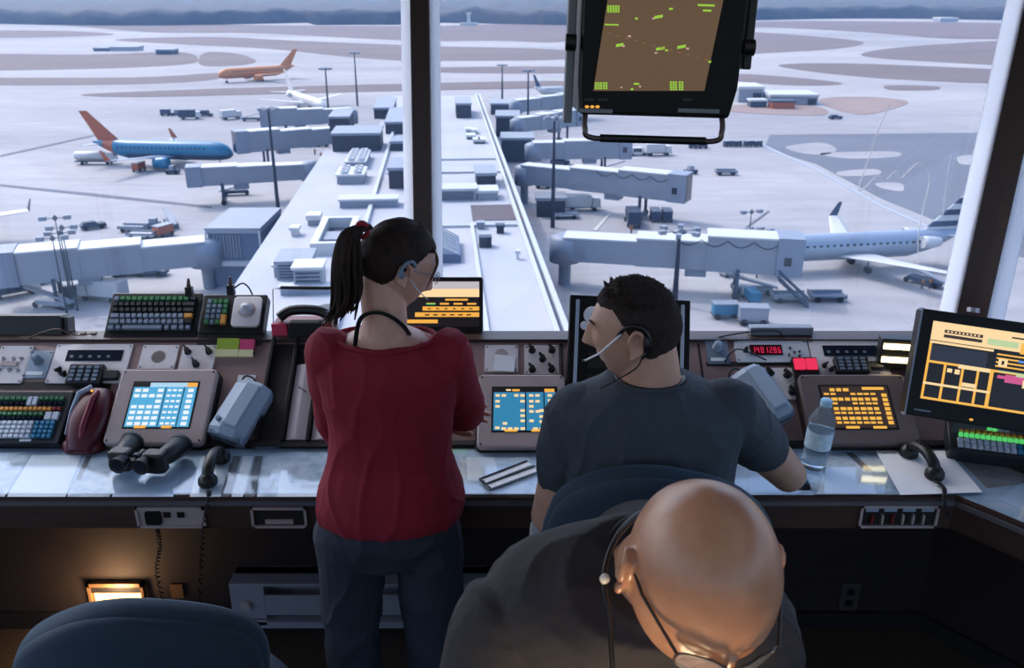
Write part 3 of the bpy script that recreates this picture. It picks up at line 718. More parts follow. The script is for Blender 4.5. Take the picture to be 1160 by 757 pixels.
vehicle('tug', 'small tug between the two left bridges', 366, 166, 0, m_dkblue)
vehicle('car', 'dark pickup on the open apron above the long left bridge', 106, 259, 35, m_dkblue, 'pickup')
vehicle('flat', 'light blue flatbed trailer, upper of the two above the left bridge', 152, 262, 175, m_ltgrey)
vehicle('flat', 'light blue flatbed trailer, lower of the two above the left bridge', 162, 270, 175, m_wht)
vehicle('tug', 'dark tug nearest the pair of flatbed trailers', 175, 259, 90, m_navy)
vehicle('loader', 'dark forklift style loader at the end of the apron row', 194, 256, 120, m_navy)
vehicle('cart', 'white and orange cart just above the left bridge', 186, 268, 60, m_rust)
vehicle('van', 'dark van below the left bridge, left one of a pair', 144, 312, 10, m_dkblue)
vehicle('van', 'dark van below the left bridge, right one of a pair', 172, 312, 0, m_navy)
vehicle('truck', 'white stair truck below the left bridge', 118, 340, 165, m_wht, 'stair truck')
vehicle('tug', 'blue tug in the shade at the lower left', 52, 320, 60, m_dkblue)
vehicle('loader', 'pale belt loader in the lower left corner of the apron', 60, 348, 165, m_ltgrey)
vehicle('truck', 'blue equipment truck above the black box at far left', 16, 335, 40, m_dkblue)
vehicle('cart', 'blue cart in shade beside the lower left belt loader', 88, 338, 20, m_dkblue)
vehicle('truck', 'blue ground power truck under the looped cable bridge', 716, 254, 90, m_dkblue)
vehicle('cart', 'blue cart, left of two beside the ground power truck', 742, 250, 90, m_navy)
vehicle('cart', 'blue cart, right of two beside the ground power truck', 755, 250, 90, m_navy)
vehicle('flat', 'white service trailer parked at the tall mast foot', 640, 247, 5, m_wht)
vehicle('truck', 'white service truck beside the tall mast foot', 660, 238, 5, m_wht)
vehicle('cart', 'white square cart under the looped cable bridge near the parapet', 615, 213, 0, m_wht)
vehicle('van', 'dark van between the right boarding bridges', 634, 186, 0, m_navy)
vehicle('tug', 'small dark tug on the open apron under the monitor', 782, 197, 20, m_navy)
vehicle('flat', 'dark low dolly on the open apron right of the monitor', 822, 198, 0, m_navy)
vehicle('truck', 'white truck in the row of vehicles beneath the monitor', 745, 176, 10, m_wht)
vehicle('van', 'white van in the row of vehicles beneath the monitor', 722, 176, 10, m_wht)
vehicle('loader', 'dark belt loader by the bridge end beneath the monitor', 690, 196, 15, m_navy)
for k, x in enumerate((824, 835, 847, 858)):
    vehicle('cart', ['dark cart, leftmost of four in a row at the asphalt edge', 'dark cart, second from left of four at the asphalt edge', 'dark cart, third from left of four at the asphalt edge', 'dark cart, rightmost of four in a row at the asphalt edge'][k], x, 166, 20, m_dkblue, sc_=.72)
for k, x in enumerate((785, 796)):
    vehicle('cart', ['grey blue cart, left of two under the monitor handle', 'grey blue cart, right of two under the monitor handle'][k], x, 168, 10, m_navy, sc_=.72)
vehicle('car', 'lone dark vehicle on the far apron near the fire station', 946, 135, 10, m_dkblue)
vehicle('cart', 'covered blue cart lower left of the blue loader by the seated man', 820, 360, 0, m_blue)
vehicle('cart', 'grey blue covered cart overlapping the bright blue cart', 852, 367, 175, m_ltgrey, sc_=1.15)
vehicle('truck', 'small blue lift truck above the covered carts', 850, 341, 95, m_blue, sc_=.6)
vehicle('flat', 'low grey dolly left of the service stair foot', 893, 341, 0, m_ltgrey)
vehicle('flat', 'low dark dolly right of the service stair foot', 936, 340, 0, m_navy)
vehicle('loader', 'white belt loader under the right bridge cab', 852, 332, 170, m_ltgrey)
vehicle('tug', 'pale tug under the right bridge next to the mast', 826, 312, 30, m_ltgrey)
vehicle('loader', 'dark belt loader at the tail of the silver airliner', 1045, 322, 130, m_navy)
# ground crew: little standing figures
def crew(label, px, py, top):
    root = T('person', label, 'person', TR(G(px, py)))
    b = MB()
    for s in (-1, 1): b.tube([(s*.1, 0, 0), (s*.1, 0, .45), (s*.09, 0, .9)], [.07, .08, .11], 8)
    b.loft([[V((w_*math.cos(q), d_*math.sin(q), z)) for q in [2*PI*j/12 for j in range(12)]] for z, w_, d_ in ((.85, .17, .12), (1.0, .17, .12), (1.3, .21, .13), (1.45, .19, .11), (1.5, .07, .07), (1.57, .06, .06))])
    b.ell((0, 0, 1.66), (.09, .1, .13), 12, 8)
    for s in (-1, 1): b.tube([(s*.2, 0, 1.42), (s*.27, .02, 1.15), (s*.26, -.1, .92)], [.06, .05, .04], 8)
    O('body', b, m_dkblue, root)
    v = MB().loft([[V((w_*math.cos(q), d_*math.sin(q), z)) for q in [2*PI*j/12 for j in range(12)]] for z, w_, d_ in ((.83, .19, .14), (1.0, .19, .14), (1.3, .23, .15), (1.46, .2, .12))])
    O('safety_vest', v, top, root)
    return root
crew('ramp worker in an orange vest near the silver airliner tail, left one', 1044, 327, m_yel)
crew('ramp worker in an orange vest near the silver airliner tail, right one', 1053, 327, m_yel)
crew('ramp worker in an orange vest beyond the right bridge', 715, 265, m_yel)
crew('ramp worker in an orange vest on the left apron under the bridge', 217, 209, m_yel)
crew('ramp worker in an orange vest near the left mast block', 357, 176, m_yel)
crew('ramp worker in an orange vest beside the left mast block, nearer', 364, 180, m_yel)
crew('ramp worker in orange crouched by the tall mast foot', 612, 243, m_yel)
# far buildings
gbox('fire_station', 'long white station building far off on the right airfield', 'building', 872, 926, 107, 119, 14, m_unit, m_wht, cap=.8, win=True)
gbox('fire_station', 'white vaulted sheds at the left end of the far station', 'building', 836, 864, 98, 116, 14, m_ltgrey, m_wht, cap=1, win=True)
gbox('garage', 'orange brick garage in front of the far station', 'building', 874, 900, 114, 123.5, 5, m_rust, m_dkblue, cap=.6)
gbox('garage', 'grey hipped garage between the white sheds and the orange one', 'building', 850, 868, 113, 122, 5, m_dkblue, m_wht, cap=.6)
gbox('hangar', 'small pale hangar far off before the woods on the right', 'building', 1065, 1085, 20, 25, 20, m_silver, m_wht, cap=1.5)
gbox('far_depot', 'low dark depot sheds far off at the upper left', 'building', 106, 124, 54, 58, 12, m_dkblue, m_unit, cap=1)
gbox('far_depot', 'low pale depot sheds beside the dark ones, upper left', 'building', 125, 155, 53, 58, 12, m_silver, m_ltgrey, cap=1)
gbox('far_depot', 'small dark depot hut, right end of the upper left sheds', 'building', 177, 196, 56, 62, 10, m_dkblue, m_unit, cap=1)
root = T('far_tower', 'tiny pale tower building before the woods right of the mullion', 'tower', TR(G(531, 29)))
O('base', MB().box(-9, 9, -4, 4, 0, 3), m_wht, root); O('shaft', MB().box(-2, 2, -2, 2, 3, 11, tx=.5, ty=.5), m_wht, root); O('cab', MB().box(-2.6, 2.6, -2.6, 2.6, 11, 13), m_wht, root)
root = T('dome', 'white dome tank beside the far right bridges', 'dome', TR(G(622, 134)))
O('shell', MB().ell((0, 0, 1.5), (3, 3, 3), 18, 8), m_wht, root); O('ring', MB().lathe([(3.1, 0), (3.1, 1.6), (2.9, 1.7)], 18), m_unit, root)
# ================= console =================
class Fr:
    def __init__(s, o, tilt=0.0, yaw=0.0, roll=0.0):
        R = (RZ(yaw) @ RX(tilt) @ RZ(roll)).to_3x3()
        s.o = V(o); s.X = R @ V((1, 0, 0)); s.S = R @ V((0, 1, 0)); s.N = R @ V((0, 0, 1))
    def hit(s, px, py, h=0.0):
        d = ray(px, py); o = V((0, 0, CAMZ)); q = s.o + s.N*h
        return o + d*((q-o).dot(s.N)/d.dot(s.N))
    def uv(s, px, py, h=0.0):
        p = s.hit(px, py, h) - s.o
        return p.dot(s.X), p.dot(s.S)
    def M(s, u, v, h=0.0, rot=0.0, tilt=0.0):
        return basis(s.o + s.X*u + s.S*v + s.N*h, s.X, s.S, s.N) @ RZ(rot) @ RX(tilt)
SA = math.atan2(.24, .34)
slope = Fr((0, 2.52, .80), SA)
desk = Fr((0, 2.23, .808), 0)
ledge = Fr((0, 2.86, 1.045), 0)
PZ = [V((p[0], p[1], 0)) for p in poly]
def off_pt(i, d):
    """corner i of the cab polygon moved inward by d (mitred)"""
    a, b, c = PZ[(i-1) % 8], PZ[i], PZ[(i+1) % 8]
    def inn(p, q):
        t = (q-p).normalized(); n = V((t.y, -t.x, 0)); return n if n.dot(ctr-p) > 0 else -n
    n1, n2 = inn(a, b), inn(b, c)
    k = d/(1+n1.dot(n2))
    return b + (n1+n2)*k
def run(mb, prof, corners=(7, 0, 1, 2), mat=0):
    rings = []
    for i in corners:
        rings.append([V((off_pt(i, d).x, off_pt(i, d).y, z)) for d, z in prof])
    mb.loft(rings, mat=mat, sm=False)
m_panel = mat('console_panel_laminate', (148, 122, 120), .42, var=.06, scale=8)
m_gtop = bpy.data.materials.new('desk_glass'); m_gtop.use_nodes = True
_n = m_gtop.node_tree; _n.nodes.clear()
_o = _n.nodes.new('ShaderNodeOutputMaterial'); _t = _n.nodes.new('ShaderNodeBsdfTransparent'); _g = _n.nodes.new('ShaderNodeBsdfGlossy'); _m = _n.nodes.new('ShaderNodeMixShader'); _m.inputs[0].default_value = .08
_t.inputs[0].default_value = (.94, .975, .99, 1); _g.inputs['Roughness'].default_value = .06; _g.inputs[0].default_value = (.9, .95, 1, 1)
_n.links.new(_t.outputs[0], _m.inputs[1]); _n.links.new(_g.outputs[0], _m.inputs[2]); _n.links.new(_m.outputs[0], _o.inputs[0])
m_edge = mat('chrome_edge', (150, 150, 158), .3, metal=.7)
m_paper = mat('white_paper', (240, 243, 246), .7, var=.03, scale=10)
m_black = mat('black_plastic', (16, 17, 20), .42, bump=.05, bscale=400)
m_blk2 = mat('charcoal_plastic', (38, 42, 48), .42)
m_beige = mat('beige_faceplate', (226, 220, 222), .42, var=.04, scale=30)
m_taupe = mat('taupe_bezel', (182, 166, 164), .42, var=.03, scale=20)
m_gplast = mat('pale_blue_grey_plastic', (150, 168, 186), .42)
m_gplast2 = mat('mid_grey_plastic', (112, 128, 146), .45)
root = T('console_desk', 'long wooden control console with glass covered desktop and sloping instrument panel', 'console')
mb = MB(); run(mb, [(.765, .775), (.765, .80), (.48, .80), (.48, .775)]); O('worktop', mb, m_wood, root)
mb = MB(); run(mb, [(.77, .69), (.77, .797), (.745, .797), (.745, .69)]); O('front_fascia', mb, m_fascia, root)
mb = MB(); run(mb, [(.778, .772), (.778, .786), (.77, .786), (.77, .772)]); O('edge_strip', mb, m_edge, root)
mb = MB(); run(mb, [(.764, .8035), (.764, .808), (.485, .808), (.485, .8035)]); O('glass_top', mb, m_gtop, root)
mb = MB(); run(mb, [(.48, .80), (.14, 1.04), (.075, 1.04), (.075, .80)]); O('sloped_panel', mb, m_panel, root)
mb = MB(); run(mb, [(.485, .79), (.485, .815), (.47, .822), (.465, .80)]); O('rear_lip', mb, m_dark, root)
mb = MB(); run(mb, [(.15, 1.033), (.15, 1.046), (.07, 1.046), (.07, 1.036)]); O('top_ledge', mb, m_wood, root)
mb = MB(); run(mb, [(.38, .0), (.38, .77), (.36, .77), (.36, .0)]); O('knee_panel', mb, m_knee, root)
mb = MB(); run(mb, [(.395, .0), (.395, .07), (.38, .07), (.38, .0)]); O('kick_strip', mb, m_dark, root)
mb = MB(); run(mb, [(.76, .800), (.76, .8009), (.487, .8009), (.487, .800)]); O('desk_liner', mb, mat('desk_liner_paper', (158, 176, 196), .7, rgb2=(196, 212, 228), scale=5), root)
# dark seams on the sloping panel
for px in (200, 298, 300, 792):
    pass
mb = MB()
for px in (291, 640, 806, 1002):
    u0, v0 = slope.uv(px, 500); u1, v1 = slope.uv(px, 392)
    mb.box(u0-.004, u0+.004, .02, .40, 0, .0015, slope.M(0, 0))
O('panel_seam', mb, m_dark, root)
mb = MB()
u0, _ = slope.uv(4, 430); 
mb.box(slope.uv(-40, 430)[0], slope.uv(128, 430)[0], slope.uv(60, 441)[1], slope.uv(60, 433)[1], 0, .0015, slope.M(0, 0))
O('panel_groove', mb, m_dark, root); mb = MB()
mb.box(slope.uv(798, 400)[0], slope.uv(1040, 400)[0], slope.uv(900, 415)[1], slope.uv(900, 410)[1], 0, .0015, slope.M(0, 0))
O('panel_groove', mb, m_dark, root)
# ---- helpers for items ----
def quad(mb, x0, x1, y0, y1, z, mat=0, M=None):
    return mb.add([(x0, y0, z), (x1, y0, z), (x1, y1, z), (x0, y1, z)], [(0, 1, 2, 3)], M, mat)
def place(fr, x0, y0, x1, y1, h=0.0, rot=0.0, tilt=0.0):
    """root matrix centred on the pixel rect, plus (w, d) of the rect on the frame raised by h"""
    xm, ym = (x0+x1)/2, (y0+y1)/2
    l = fr.uv(x0, ym, h); r = fr.uv(x1, ym, h); b = fr.uv(xm, y1, h); t = fr.uv(xm, y0, h); c = ((l[0]+r[0])/2, (b[1]+t[1])/2)
    return fr.M(c[0], c[1], 0, rot, tilt), r[0]-l[0], t[1]-b[1]
def screws(root, w, d, z, m=None, r=.0035, i=.008):
    mb = MB()
    for sx in (-1, 1):
        for sy in (-1, 1): mb.cyl((sx*(w/2-i), sy*(d/2-i), z), (sx*(w/2-i), sy*(d/2-i), z+.002), r, n=8)
    O('screws', mb, m or m_edge, root)
# emissive palette
e_blue = emit('screen_sky_blue', (84, 176, 226), .95); e_teal = emit('screen_teal_blue', (52, 134, 178), .95)
e_wht = emit('screen_white', (236, 244, 252), 1.0); e_pale = emit('screen_pale_blue', (176, 214, 240), 1.0)
e_org = emit('screen_orange', (246, 176, 72), 1.0); e_cream = emit('screen_cream', (250, 214, 160), 1.05); e_amb = emit('screen_amber', (238, 178, 74), 1.1)
e_dk = emit('screen_dark', (22, 20, 26), .8); e_dkb = emit('screen_dark_blue', (44, 48, 64), .9); e_grn = emit('led_green', (82, 196, 104), 1.0)
e_yg = emit('screen_lime', (150, 200, 60), 1.0); e_mag = emit('screen_magenta', (206, 88, 140), 1.0); e_redd = emit('digit_red', (235, 40, 90), 1.1); e_brown = emit('radar_brown', (98, 76, 54), .95)
e_bdk = emit('amber_screen_ground', (58, 46, 44), .9); e_cb = emit('screen_cornflower', (90, 140, 210), 1)
SCR = [e_blue, e_wht, e_dk, e_org, e_pale]
def touchscreen(label, x0, y0, x1, y1, sx0, sy0, sx1, sy1, kind, group='touch panels on the console', h=.05, rot=0.0, bez=None):
    M, w, d = place(slope, x0, y0, x1, y1, h, rot)
    root = T('touch_panel', label, 'touch screen', M, group)
    O('base', MB().rbox(w+.012, d+.008, h*.55, .02), m_dark, root)
    O('bezel', MB().rbox(w, d, h*.5, .018, z0=h*.5, e=.006), bez or m_taupe, root)
    # screen rect in local coordinates of the top plane
    fr2 = Fr((0, 0, 0)); inv = M.inverted()
    def loc(px, py):
        p = slope.hit(px, py, h); return inv @ p
    a, b = loc(sx0, (sy0+sy1)/2), loc(sx1, (sy0+sy1)/2); c, e = loc((sx0+sx1)/2, sy0), loc((sx0+sx1)/2, sy1)
    X0, X1, Y0, Y1 = a.x, b.x, e.y, c.y
    W, H = X1-X0, Y1-Y0
    O('recess', MB().box(X0-.006, X1+.006, Y0-.006, Y1+.006, h*1.0, h+.001), m_black, root)
    mb = MB()
    def R(u0, u1, v0, v1, m, z=0): quad(mb, X0+u0*W, X0+u1*W, Y1-v1*H, Y1-v0*H, h+.0016+z, m)
    random.seed(len(label))
    if kind == 'blue':
        R(0, 1, 0, 1, 0); R(0, .25, 0, .1, 2, .0003); R(.25, .52, 0, .1, 4, .0003)
        R(.52, .84, 0, .1, 4, .0003); R(.84, 1, 0, .1, 3, .0003)
        R(.505, .52, .1, 1, 2, .0003); R(.795, .812, .1, 1, 2, .0003)
        R(.16, .34, .97, 1.03, 3, .0003); R(.58, .74, .97, 1.03, 3, .0003)
        for r in range(7):
            for c_ in range(4):
                if r in (0, 2) and c_ > (1 if r == 0 else -1) and c_ < 3: continue
                R(.03+c_*.12, .03+c_*.12+.09, .14+r*.125, .14+r*.125+.075, 1, .0005)
            for c_ in range(3):
                R(.545+c_*.085, .545+c_*.085+.06, .15+r*.125, .15+r*.125+.05, 1, .0005)
            R(.87, .96, .14+r*.125, .14+r*.125+.08, 1, .0005)
        mats = SCR
    elif kind == 'teal':
        R(0, 1, 0, 1, 0); R(0, 1, 0, .1, 2, .0003); R(.3, .42, .03, .08, 3, .0005); R(.82, .98, .02, .1, 3, .0005); R(.2, .28, .03, .07, 1, .0005)
        R(.505, .525, .1, 1, 2, .0003); R(.80, .82, .1, 1, 2, .0003); R(.18, .38, .97, 1.03, 3, .0003); R(.6, .76, .97, 1.03, 3, .0003)
        cells = [(.02, .14), (.12, .14), (.32, .14), (.42, .14), (.02, .28), (.02, .40), (.42, .28), (.42, .50), (.42, .62), (.42, .74), (.14, .80), (.02, .9), (.12, .92), (.22, .92), (.32, .92), (.42, .92), (.56, .14), (.66, .14), (.56, .28), (.66, .28), (.56, .40), (.56, .52), (.66, .52), (.72, .50), (.72, .64), (.56, .74), (.72, .76), (.62, .92), (.72, .92), (.86, .14), (.86, .26), (.86, .38), (.86, .5), (.86, .62), (.86, .78), (.86, .9)]
        for u, v in cells: R(u+.01, u+.08, v+.01, v+.07, 1, .0005)
        mats = [e_teal, e_cream, e_dk, e_org, e_pale]
    else:
        R(0, 1, 0, 1, 2)
        for r in range(8):
            for c_ in range(8):
                if (r in (1, 3) and c_ in (2, 3)) or (r == 0 and c_ not in (1, 2, 3)): continue
                u = .03+c_*.1; R(u, u+(.075 if (r+c_) % 3 else .085), .05+r*.115, .05+r*.115+(.05 if r % 2 else .075), 0, .0005)
            if r > 0: R(.89, .97, .07+r*.11, .07+r*.11+.08, 0, .0005)
        R(.62, .95, .02, .09, 0, .0005); R(.25, .45, .96, 1.02, 0, .0005); R(.65, .85, .96, 1.02, 0, .0005)
        mats = [e_amb, e_amb, e_bdk]
    O('screen', mb, mats, root)
    screws(root, w, d, h, m_dark, i=.012)
    return root
touchscreen('taupe touch screen glowing sky blue, left of the grey wedge holder', 127, 418, 238, 503, 147, 434, 219, 484, 'blue')
touchscreen('taupe touch screen glowing teal blue, between the woman and seated man', 541, 424, 641, 507, 559, 440, 630, 488, 'teal')
touchscreen('taupe touch screen with amber keys on dark ground, behind the bottle', 912, 424, 1034, 503, 934, 438, 1010, 485, 'amber', rot=0.0, bez=mat('dark_taupe_bezel', (112, 98, 98), .42))
# ---- face plates ----
m_knob = m_black
def plate(label, x0, y0, x1, y1, m=None, name='instrument_plate', cat='panel', h=.006):
    M, w, d = place(slope, x0, y0, x1, y1, h)
    root = T(name, label, cat, M)
    O('faceplate', MB().rbox(w, d, h, .004), m or m_beige, root)
    screws(root, w, d, h)
    return root, w, d, h
def knob(root, x, y, z, r=.012, hh=.02, m=None, bar=True, a=.6):
    mb = MB().lathe([(r*1.1, 0), (r*1.05, .004), (r*.85, .006), (r*.8, hh), (r*.6, hh+.001), (.0005, hh+.001)], 18, TR(x, y, z))
    if bar: mb.box(-r*1.5, r*1.5, -r*.28, r*.28, hh*.5, hh+.006, TR(x, y, z) @ RZ(a))
    return O('knob', mb, m or m_knob, root)
r_, w_, d_, h_ = plate('beige connector plate at the far left edge of the console', -6, 392, 31, 434)
mb = MB()
for x in (-.3, 0, .25):
    for y in (-.15, .15): mb.lathe([(.007, 0), (.007, .004), (.004, .004), (.003, .001)], 12, TR(x*w_, y*d_, h_))
O('sockets', mb, m_edge, r_); O('connector', MB().box(-.3*w_, .2*w_, -.06*d_, .06*d_, h_, h_+.006), m_taupe, r_)
r_, w_, d_, h_ = plate('small blue grey plate with one round knob, left end', 29, 397, 56, 428, m_gplast)
knob(r_, 0, .1*d_, h_, .016, .03, m_gplast2, bar=False); O('name_strip', MB().box(-.35*w_, .35*w_, -.4*d_, -.28*d_, h_, h_+.001), m_paper, r_)
r_, w_, d_, h_ = plate('small blue grey plate with one round knob, right of the black rack', 800, 383, 825, 412, m_gplast2)
knob(r_, 0, .1*d_, h_, .016, .03, m_gplast, bar=False); O('name_strip', MB().box(-.35*w_, .35*w_, -.4*d_, -.28*d_, h_, h_+.001), m_paper, r_)
def radio(label, x0, y0, x1, y1):
    r_, w_, d_, h_ = plate(label, x0, y0, x1, y1, name='radio_panel', cat='radio panel')
    O('display', MB().box(-.33*w_, .4*w_, .06*d_, .34*d_, h_-.002, h_+.002), m_win, r_)
    k = MB()
    for i in range(5): k.box(-.28*w_+i*.12*w_, -.24*w_+i*.12*w_, .14*d_, .2*d_, h_+.002, h_+.0025)
    O('display_digits', k, m_gplast2, r_)
    knob(r_, -.36*w_, -.2*d_, h_, .008, .014); knob(r_, -.28*w_, -.3*d_, h_, .008, .014)
    return r_
radio('beige radio panel with dark display, left of the first touch screen', 58, 390, 145, 434)
radio('beige radio panel with dark display, behind the amber touch screen', 920, 385, 1005, 428)
def keypad(label, x0, y0, x1, y1, rot=0.0):
    M, w, d = place(slope, x0, y0, x1, y1, .03)
    root = T('keypad', label, 'keypad', M @ RZ(rot))
    O('body', MB().rbox(w*.72, d, .022, .006, TR(-.14*w, 0, .008), e=.003), m_blk2, root)
    O('handle', MB().rbox(w*.34, d*.45, .018, .005, TR(.36*w, 0, .008), e=.003), m_blk2, root)
    k = MB()
    for i in range(4):
        for j in range(4): k.rbox(w*.1, d*.13, .005, .002, TR(-.39*w+i*.16*w, -.33*d+j*.21*d, .030), n=3)
    O('keys', k, m_gplast2, root)
keypad('dark grey keypad lying on the left radio panel', 76, 412, 131, 434)
keypad('dark grey keypad lying on the right radio panel', 947, 403, 1000, 421)
r_, w_, d_, h_ = plate('beige speaker plate with round grille above the sky blue screen', 159, 391, 200, 418)
g = MB()
for i in range(-5, 6):
    for j in range(-5, 6):
        if i*i+j*j < 28: g.cyl((i*.0042, j*.0042, h_), (i*.0042, j*.0042, h_+.0012), .0015, n=6)
O('grille', MB().cyl((0, 0, h_), (0, 0, h_+.0006), .026, n=24), m_taupe, r_); O('grille_mesh', g, m_dark, r_, )
def knobs(label, x0, y0, x1, y1, pts):
    r_, w_, d_, h_ = plate(label, x0, y0, x1, y1, name='knob_plate')
    for x, y in pts: knob(r_, x*w_, y*d_, h_, .011, .022, a=-.9)
    return r_
knobs('beige plate with slanting black lever knobs above the sky blue screen', 203, 391, 242, 432, [(-.32, .3), (.0, -.05), (.3, .3), (.25, -.38)])
knobs('beige plate with four black lever knobs above the teal screen', 594, 391, 633, 424, [(-.28, .3), (.02, 0), (.3, .3), (.28, -.36), (-.28, -.36)])
knobs('beige knob plate partly under the right grey wedge holder', 862, 417, 906, 452, [(-.25, .3), (.2, .25), (.25, -.3)])
r_, w_, d_, h_ = plate('beige plate with paper slips above the teal screen', 549, 391, 587, 421)
O('paper_slip', MB().box(-.2*w_, .42*w_, -.5*d_, .1*d_, h_+.004, h_+.005, RZ(-.1)), m_paper, r_); O('grille', MB().cyl((0, .15*d_, h_), (0, .15*d_, h_+.001), .022, n=20), m_taupe, r_)
# clock
r_, w_, d_, h_ = plate('white clock panel showing red digits, behind the right grey holder', 833, 385, 916, 410, mat('pale_grey_plate', (200, 204, 212), .4), name='digital_clock', cat='clock')
O('display', MB().box(-.3*w_, .14*w_, -.2*d_, .25*d_, h_-.002, h_+.003), mat('dark_red_window', (48, 8, 18), .3), r_)
def seg7(mb, x, y, w, h, ch, z):
    t = w*.22; S7 = {'1': 'bc', '4': 'bcfg', '0': 'abcdef', '2': 'abged', '5': 'afgcd', '6': 'afgecd', '8': 'abcdefg', '3': 'abgcd', '7': 'abc', '9': 'abcdfg'}
    for s in S7.get(ch, ''):
        x0, x1, y0, y1 = {'a': (0, w, h-t, h), 'd': (0, w, 0, t), 'g': (0, w, h/2-t/2, h/2+t/2), 'b': (w-t, w, h/2, h), 'c': (w-t, w, 0, h/2), 'f': (0, t, h/2, h), 'e': (0, t, 0, h/2)}[s]
        quad(mb, x+x0, x+x1, y+y0, y+y1, z)
mb = MB()
for i, ch in enumerate('1401286'):
    seg7(mb, -.27*w_+i*.056*w_+(i//2)*.006*w_, -.12*d_, .036*w_, .26*d_, ch, h_+.0035)
O('digits', mb, e_redd, r_)
knob(r_, -.36*w_, -.0*d_, h_, .008, .02, bar=False); k = MB()
for x, y in ((.25, .1), (.3, -.1), (.37, -.05), (.36, -.25), (.22, -.2)): k.cyl((x*w_, y*d_, h_), (x*w_, y*d_, h_+.006), .004, n=8)
O('switches', k, m_blk2, r_)
# red button box
M, w, d = place(slope, 899, 408, 926, 424, .02)
r_ = T('alarm_button_box', 'small black box with two glowing red buttons', 'button box', M)
O('housing', MB().rbox(w*1.05, d*1.5, .024, .004, TR(0, -.1*d, 0)), m_black, r_)
for s in (-1, 1): O('button', MB().rbox(w*.46, d*.75, .006, .003, TR(s*w*.25, .15*d, .024)), emit('red_button_glow', (240, 50, 90), .95), r_)
# keyboard and trackball boxes on the ledge
def upright(x0, y0, x1, y1, Y, tilt, yaw=0.0, roll=0.0):
    """frame standing at depth Y with its bottom on the pixel rect's lower edge"""
    o = AY((x0+x1)/2, y1, Y); fr = Fr(o, tilt, yaw, roll)
    l = fr.uv(x0, (y0+y1)/2); r = fr.uv(x1, (y0+y1)/2); t = fr.uv((x0+x1)/2, y0)
    return fr, r[0]-l[0], t[1]
fr, w, d = upright(119, 334, 222, 385, 2.875, math.radians(42))
r_ = T('keyboard', 'black mechanical keyboard tilted on the console ledge under the window', 'keyboard', fr.M(0, d/2, .0))
O('case', MB().rbox(w, d, .045, .008, TR(0, 0, -.03), e=.004), m_black, r_)
k = [MB(), MB(), MB(), MB()]
kw = w*.93/14.6
def key(ms, col, row, wd=1.0, hh=.011): k[ms].box(-w*.465+col*kw+.0016, -w*.465+(col+wd)*kw-.0016, d*.30-row*d*.128+.001, d*.30-row*d*.128+d*.10, .015, .015+hh, tx=.0016, ty=.0016)
key(1, 0, 0); [key(2, c+1.05, 0) for c in range(12)]; key(0, 13.3, 0)
for rr, offs in ((1, .0), (2, .3), (3, .6), (4, .9), (5, 0)):
    if rr < 5:
        key(1 if rr > 2 else 0, 0, rr, 1+offs)
        for c in range(11): key(1 if rr >= 3 else 0, c+1+offs, rr)
        key(3 if rr == 3 else 0, 12+offs, rr, 14.3-(12+offs) if rr != 3 else 1.6)
    else:
        key(1, 0, 5, 1.2); key(1, 1.3, 5); key(1, 2.4, 5, 7); key(1, 9.6, 5); key(1, 10.8, 5, 1.2); key(1, 12.1, 5); key(1, 13.2, 5)
O('dark_keys', k[0], m_blk2, r_); O('pale_keys', k[1], mat('slate_keycap', (128, 142, 160), .4), r_); O('green_keys', k[2], mat('green_legend_keycap', (22, 44, 40), .4, rgb2=(90, 170, 110), scale=220), r_); O('orange_key', k[3], mat('orange_keycap', (226, 156, 76), .4), r_)
def plug(px, py, label, fr_, name='cable_plug'):
    p = AY(px, py, 2.93)
    r_ = T(name, label, 'plug', TR(p))
    O('shell', MB().box(-.013, .013, -.01, .01, -.005, .03, tx=.002), m_black, r_)
    O('strain_relief', MB().tube([(0, 0, .03), (.003, 0, .06)], [.008, .004], 8), mat('brown_cable', (90, 60, 52), .6), r_)
plug(215, 334, 'black cable plug standing up behind the keyboard', fr)
fr, w, d = upright(226, 336, 298, 379, 2.875, math.radians(42))
r_ = T('trackball_unit', 'black box with number keys and pale trackball, right of the keyboard', 'trackball', fr.M(0, d/2, 0))
O('case', MB().rbox(w, d, .045, .006, TR(0, 0, -.03), e=.003), m_black, r_)
O('case_foot', MB().box(-w*.5, w*.5, -d*.78, -d*.5, -.03, .008), m_dark, r_)
k = [MB(), MB(), MB(), MB()]
for i in range(4):
    for j in range(5):
        if i == 3 and j in (0, 1): continue
        ms = 1 if (i == 0 and j == 4) else 2 if (j == 4 or i == 3 or (j == 0 and i in (0, 2))) else 0
        k[ms].box(-w*.43+i*w*.085+.001, -w*.43+(i+1)*w*.085-.001, -d*.3+j*d*.135+.001, -d*.3+(j+1)*d*.135-.002, .015, .024, tx=.002, ty=.002)
k[3].box(-w*.43+3*w*.085, -w*.43+4*w*.085, -d*.3, -d*.3+d*.25, .015, .026, tx=.002, ty=.002)
O('dark_keys', k[0], m_gplast2, r_); O('pale_key', k[1], mat('slate_keycap', (128, 142, 160)), r_); O('green_keys', k[2], mat('green_legend_keycap', (0, 0, 0)), r_); O('orange_key', k[3], mat('orange_keycap', (0, 0, 0)), r_)
hs = O('trackball_housing', MB().rbox(w*.44, d*.78, .012, .014, TR(w*.22, .02*d, .015), e=.003), m_beige, r_)
O('ball', MB().ell((w*.22, .05*d, .030), (.022, .022, .022), 20, 14), mat('pale_grey_ball', (188, 190, 200), .2), hs); O('ball_ring', MB().lathe([(.031, .027), (.031, .029), (.024, .028)], 24, TR(w*.22, .05*d, 0)), m_taupe, hs)
plug(262, 332, 'black cable plug standing up behind the trackball box', fr)
pc = [AY(x, y, 2.93) for x, y in ((266, 326), (274, 321), (281, 325), (286, 334))]
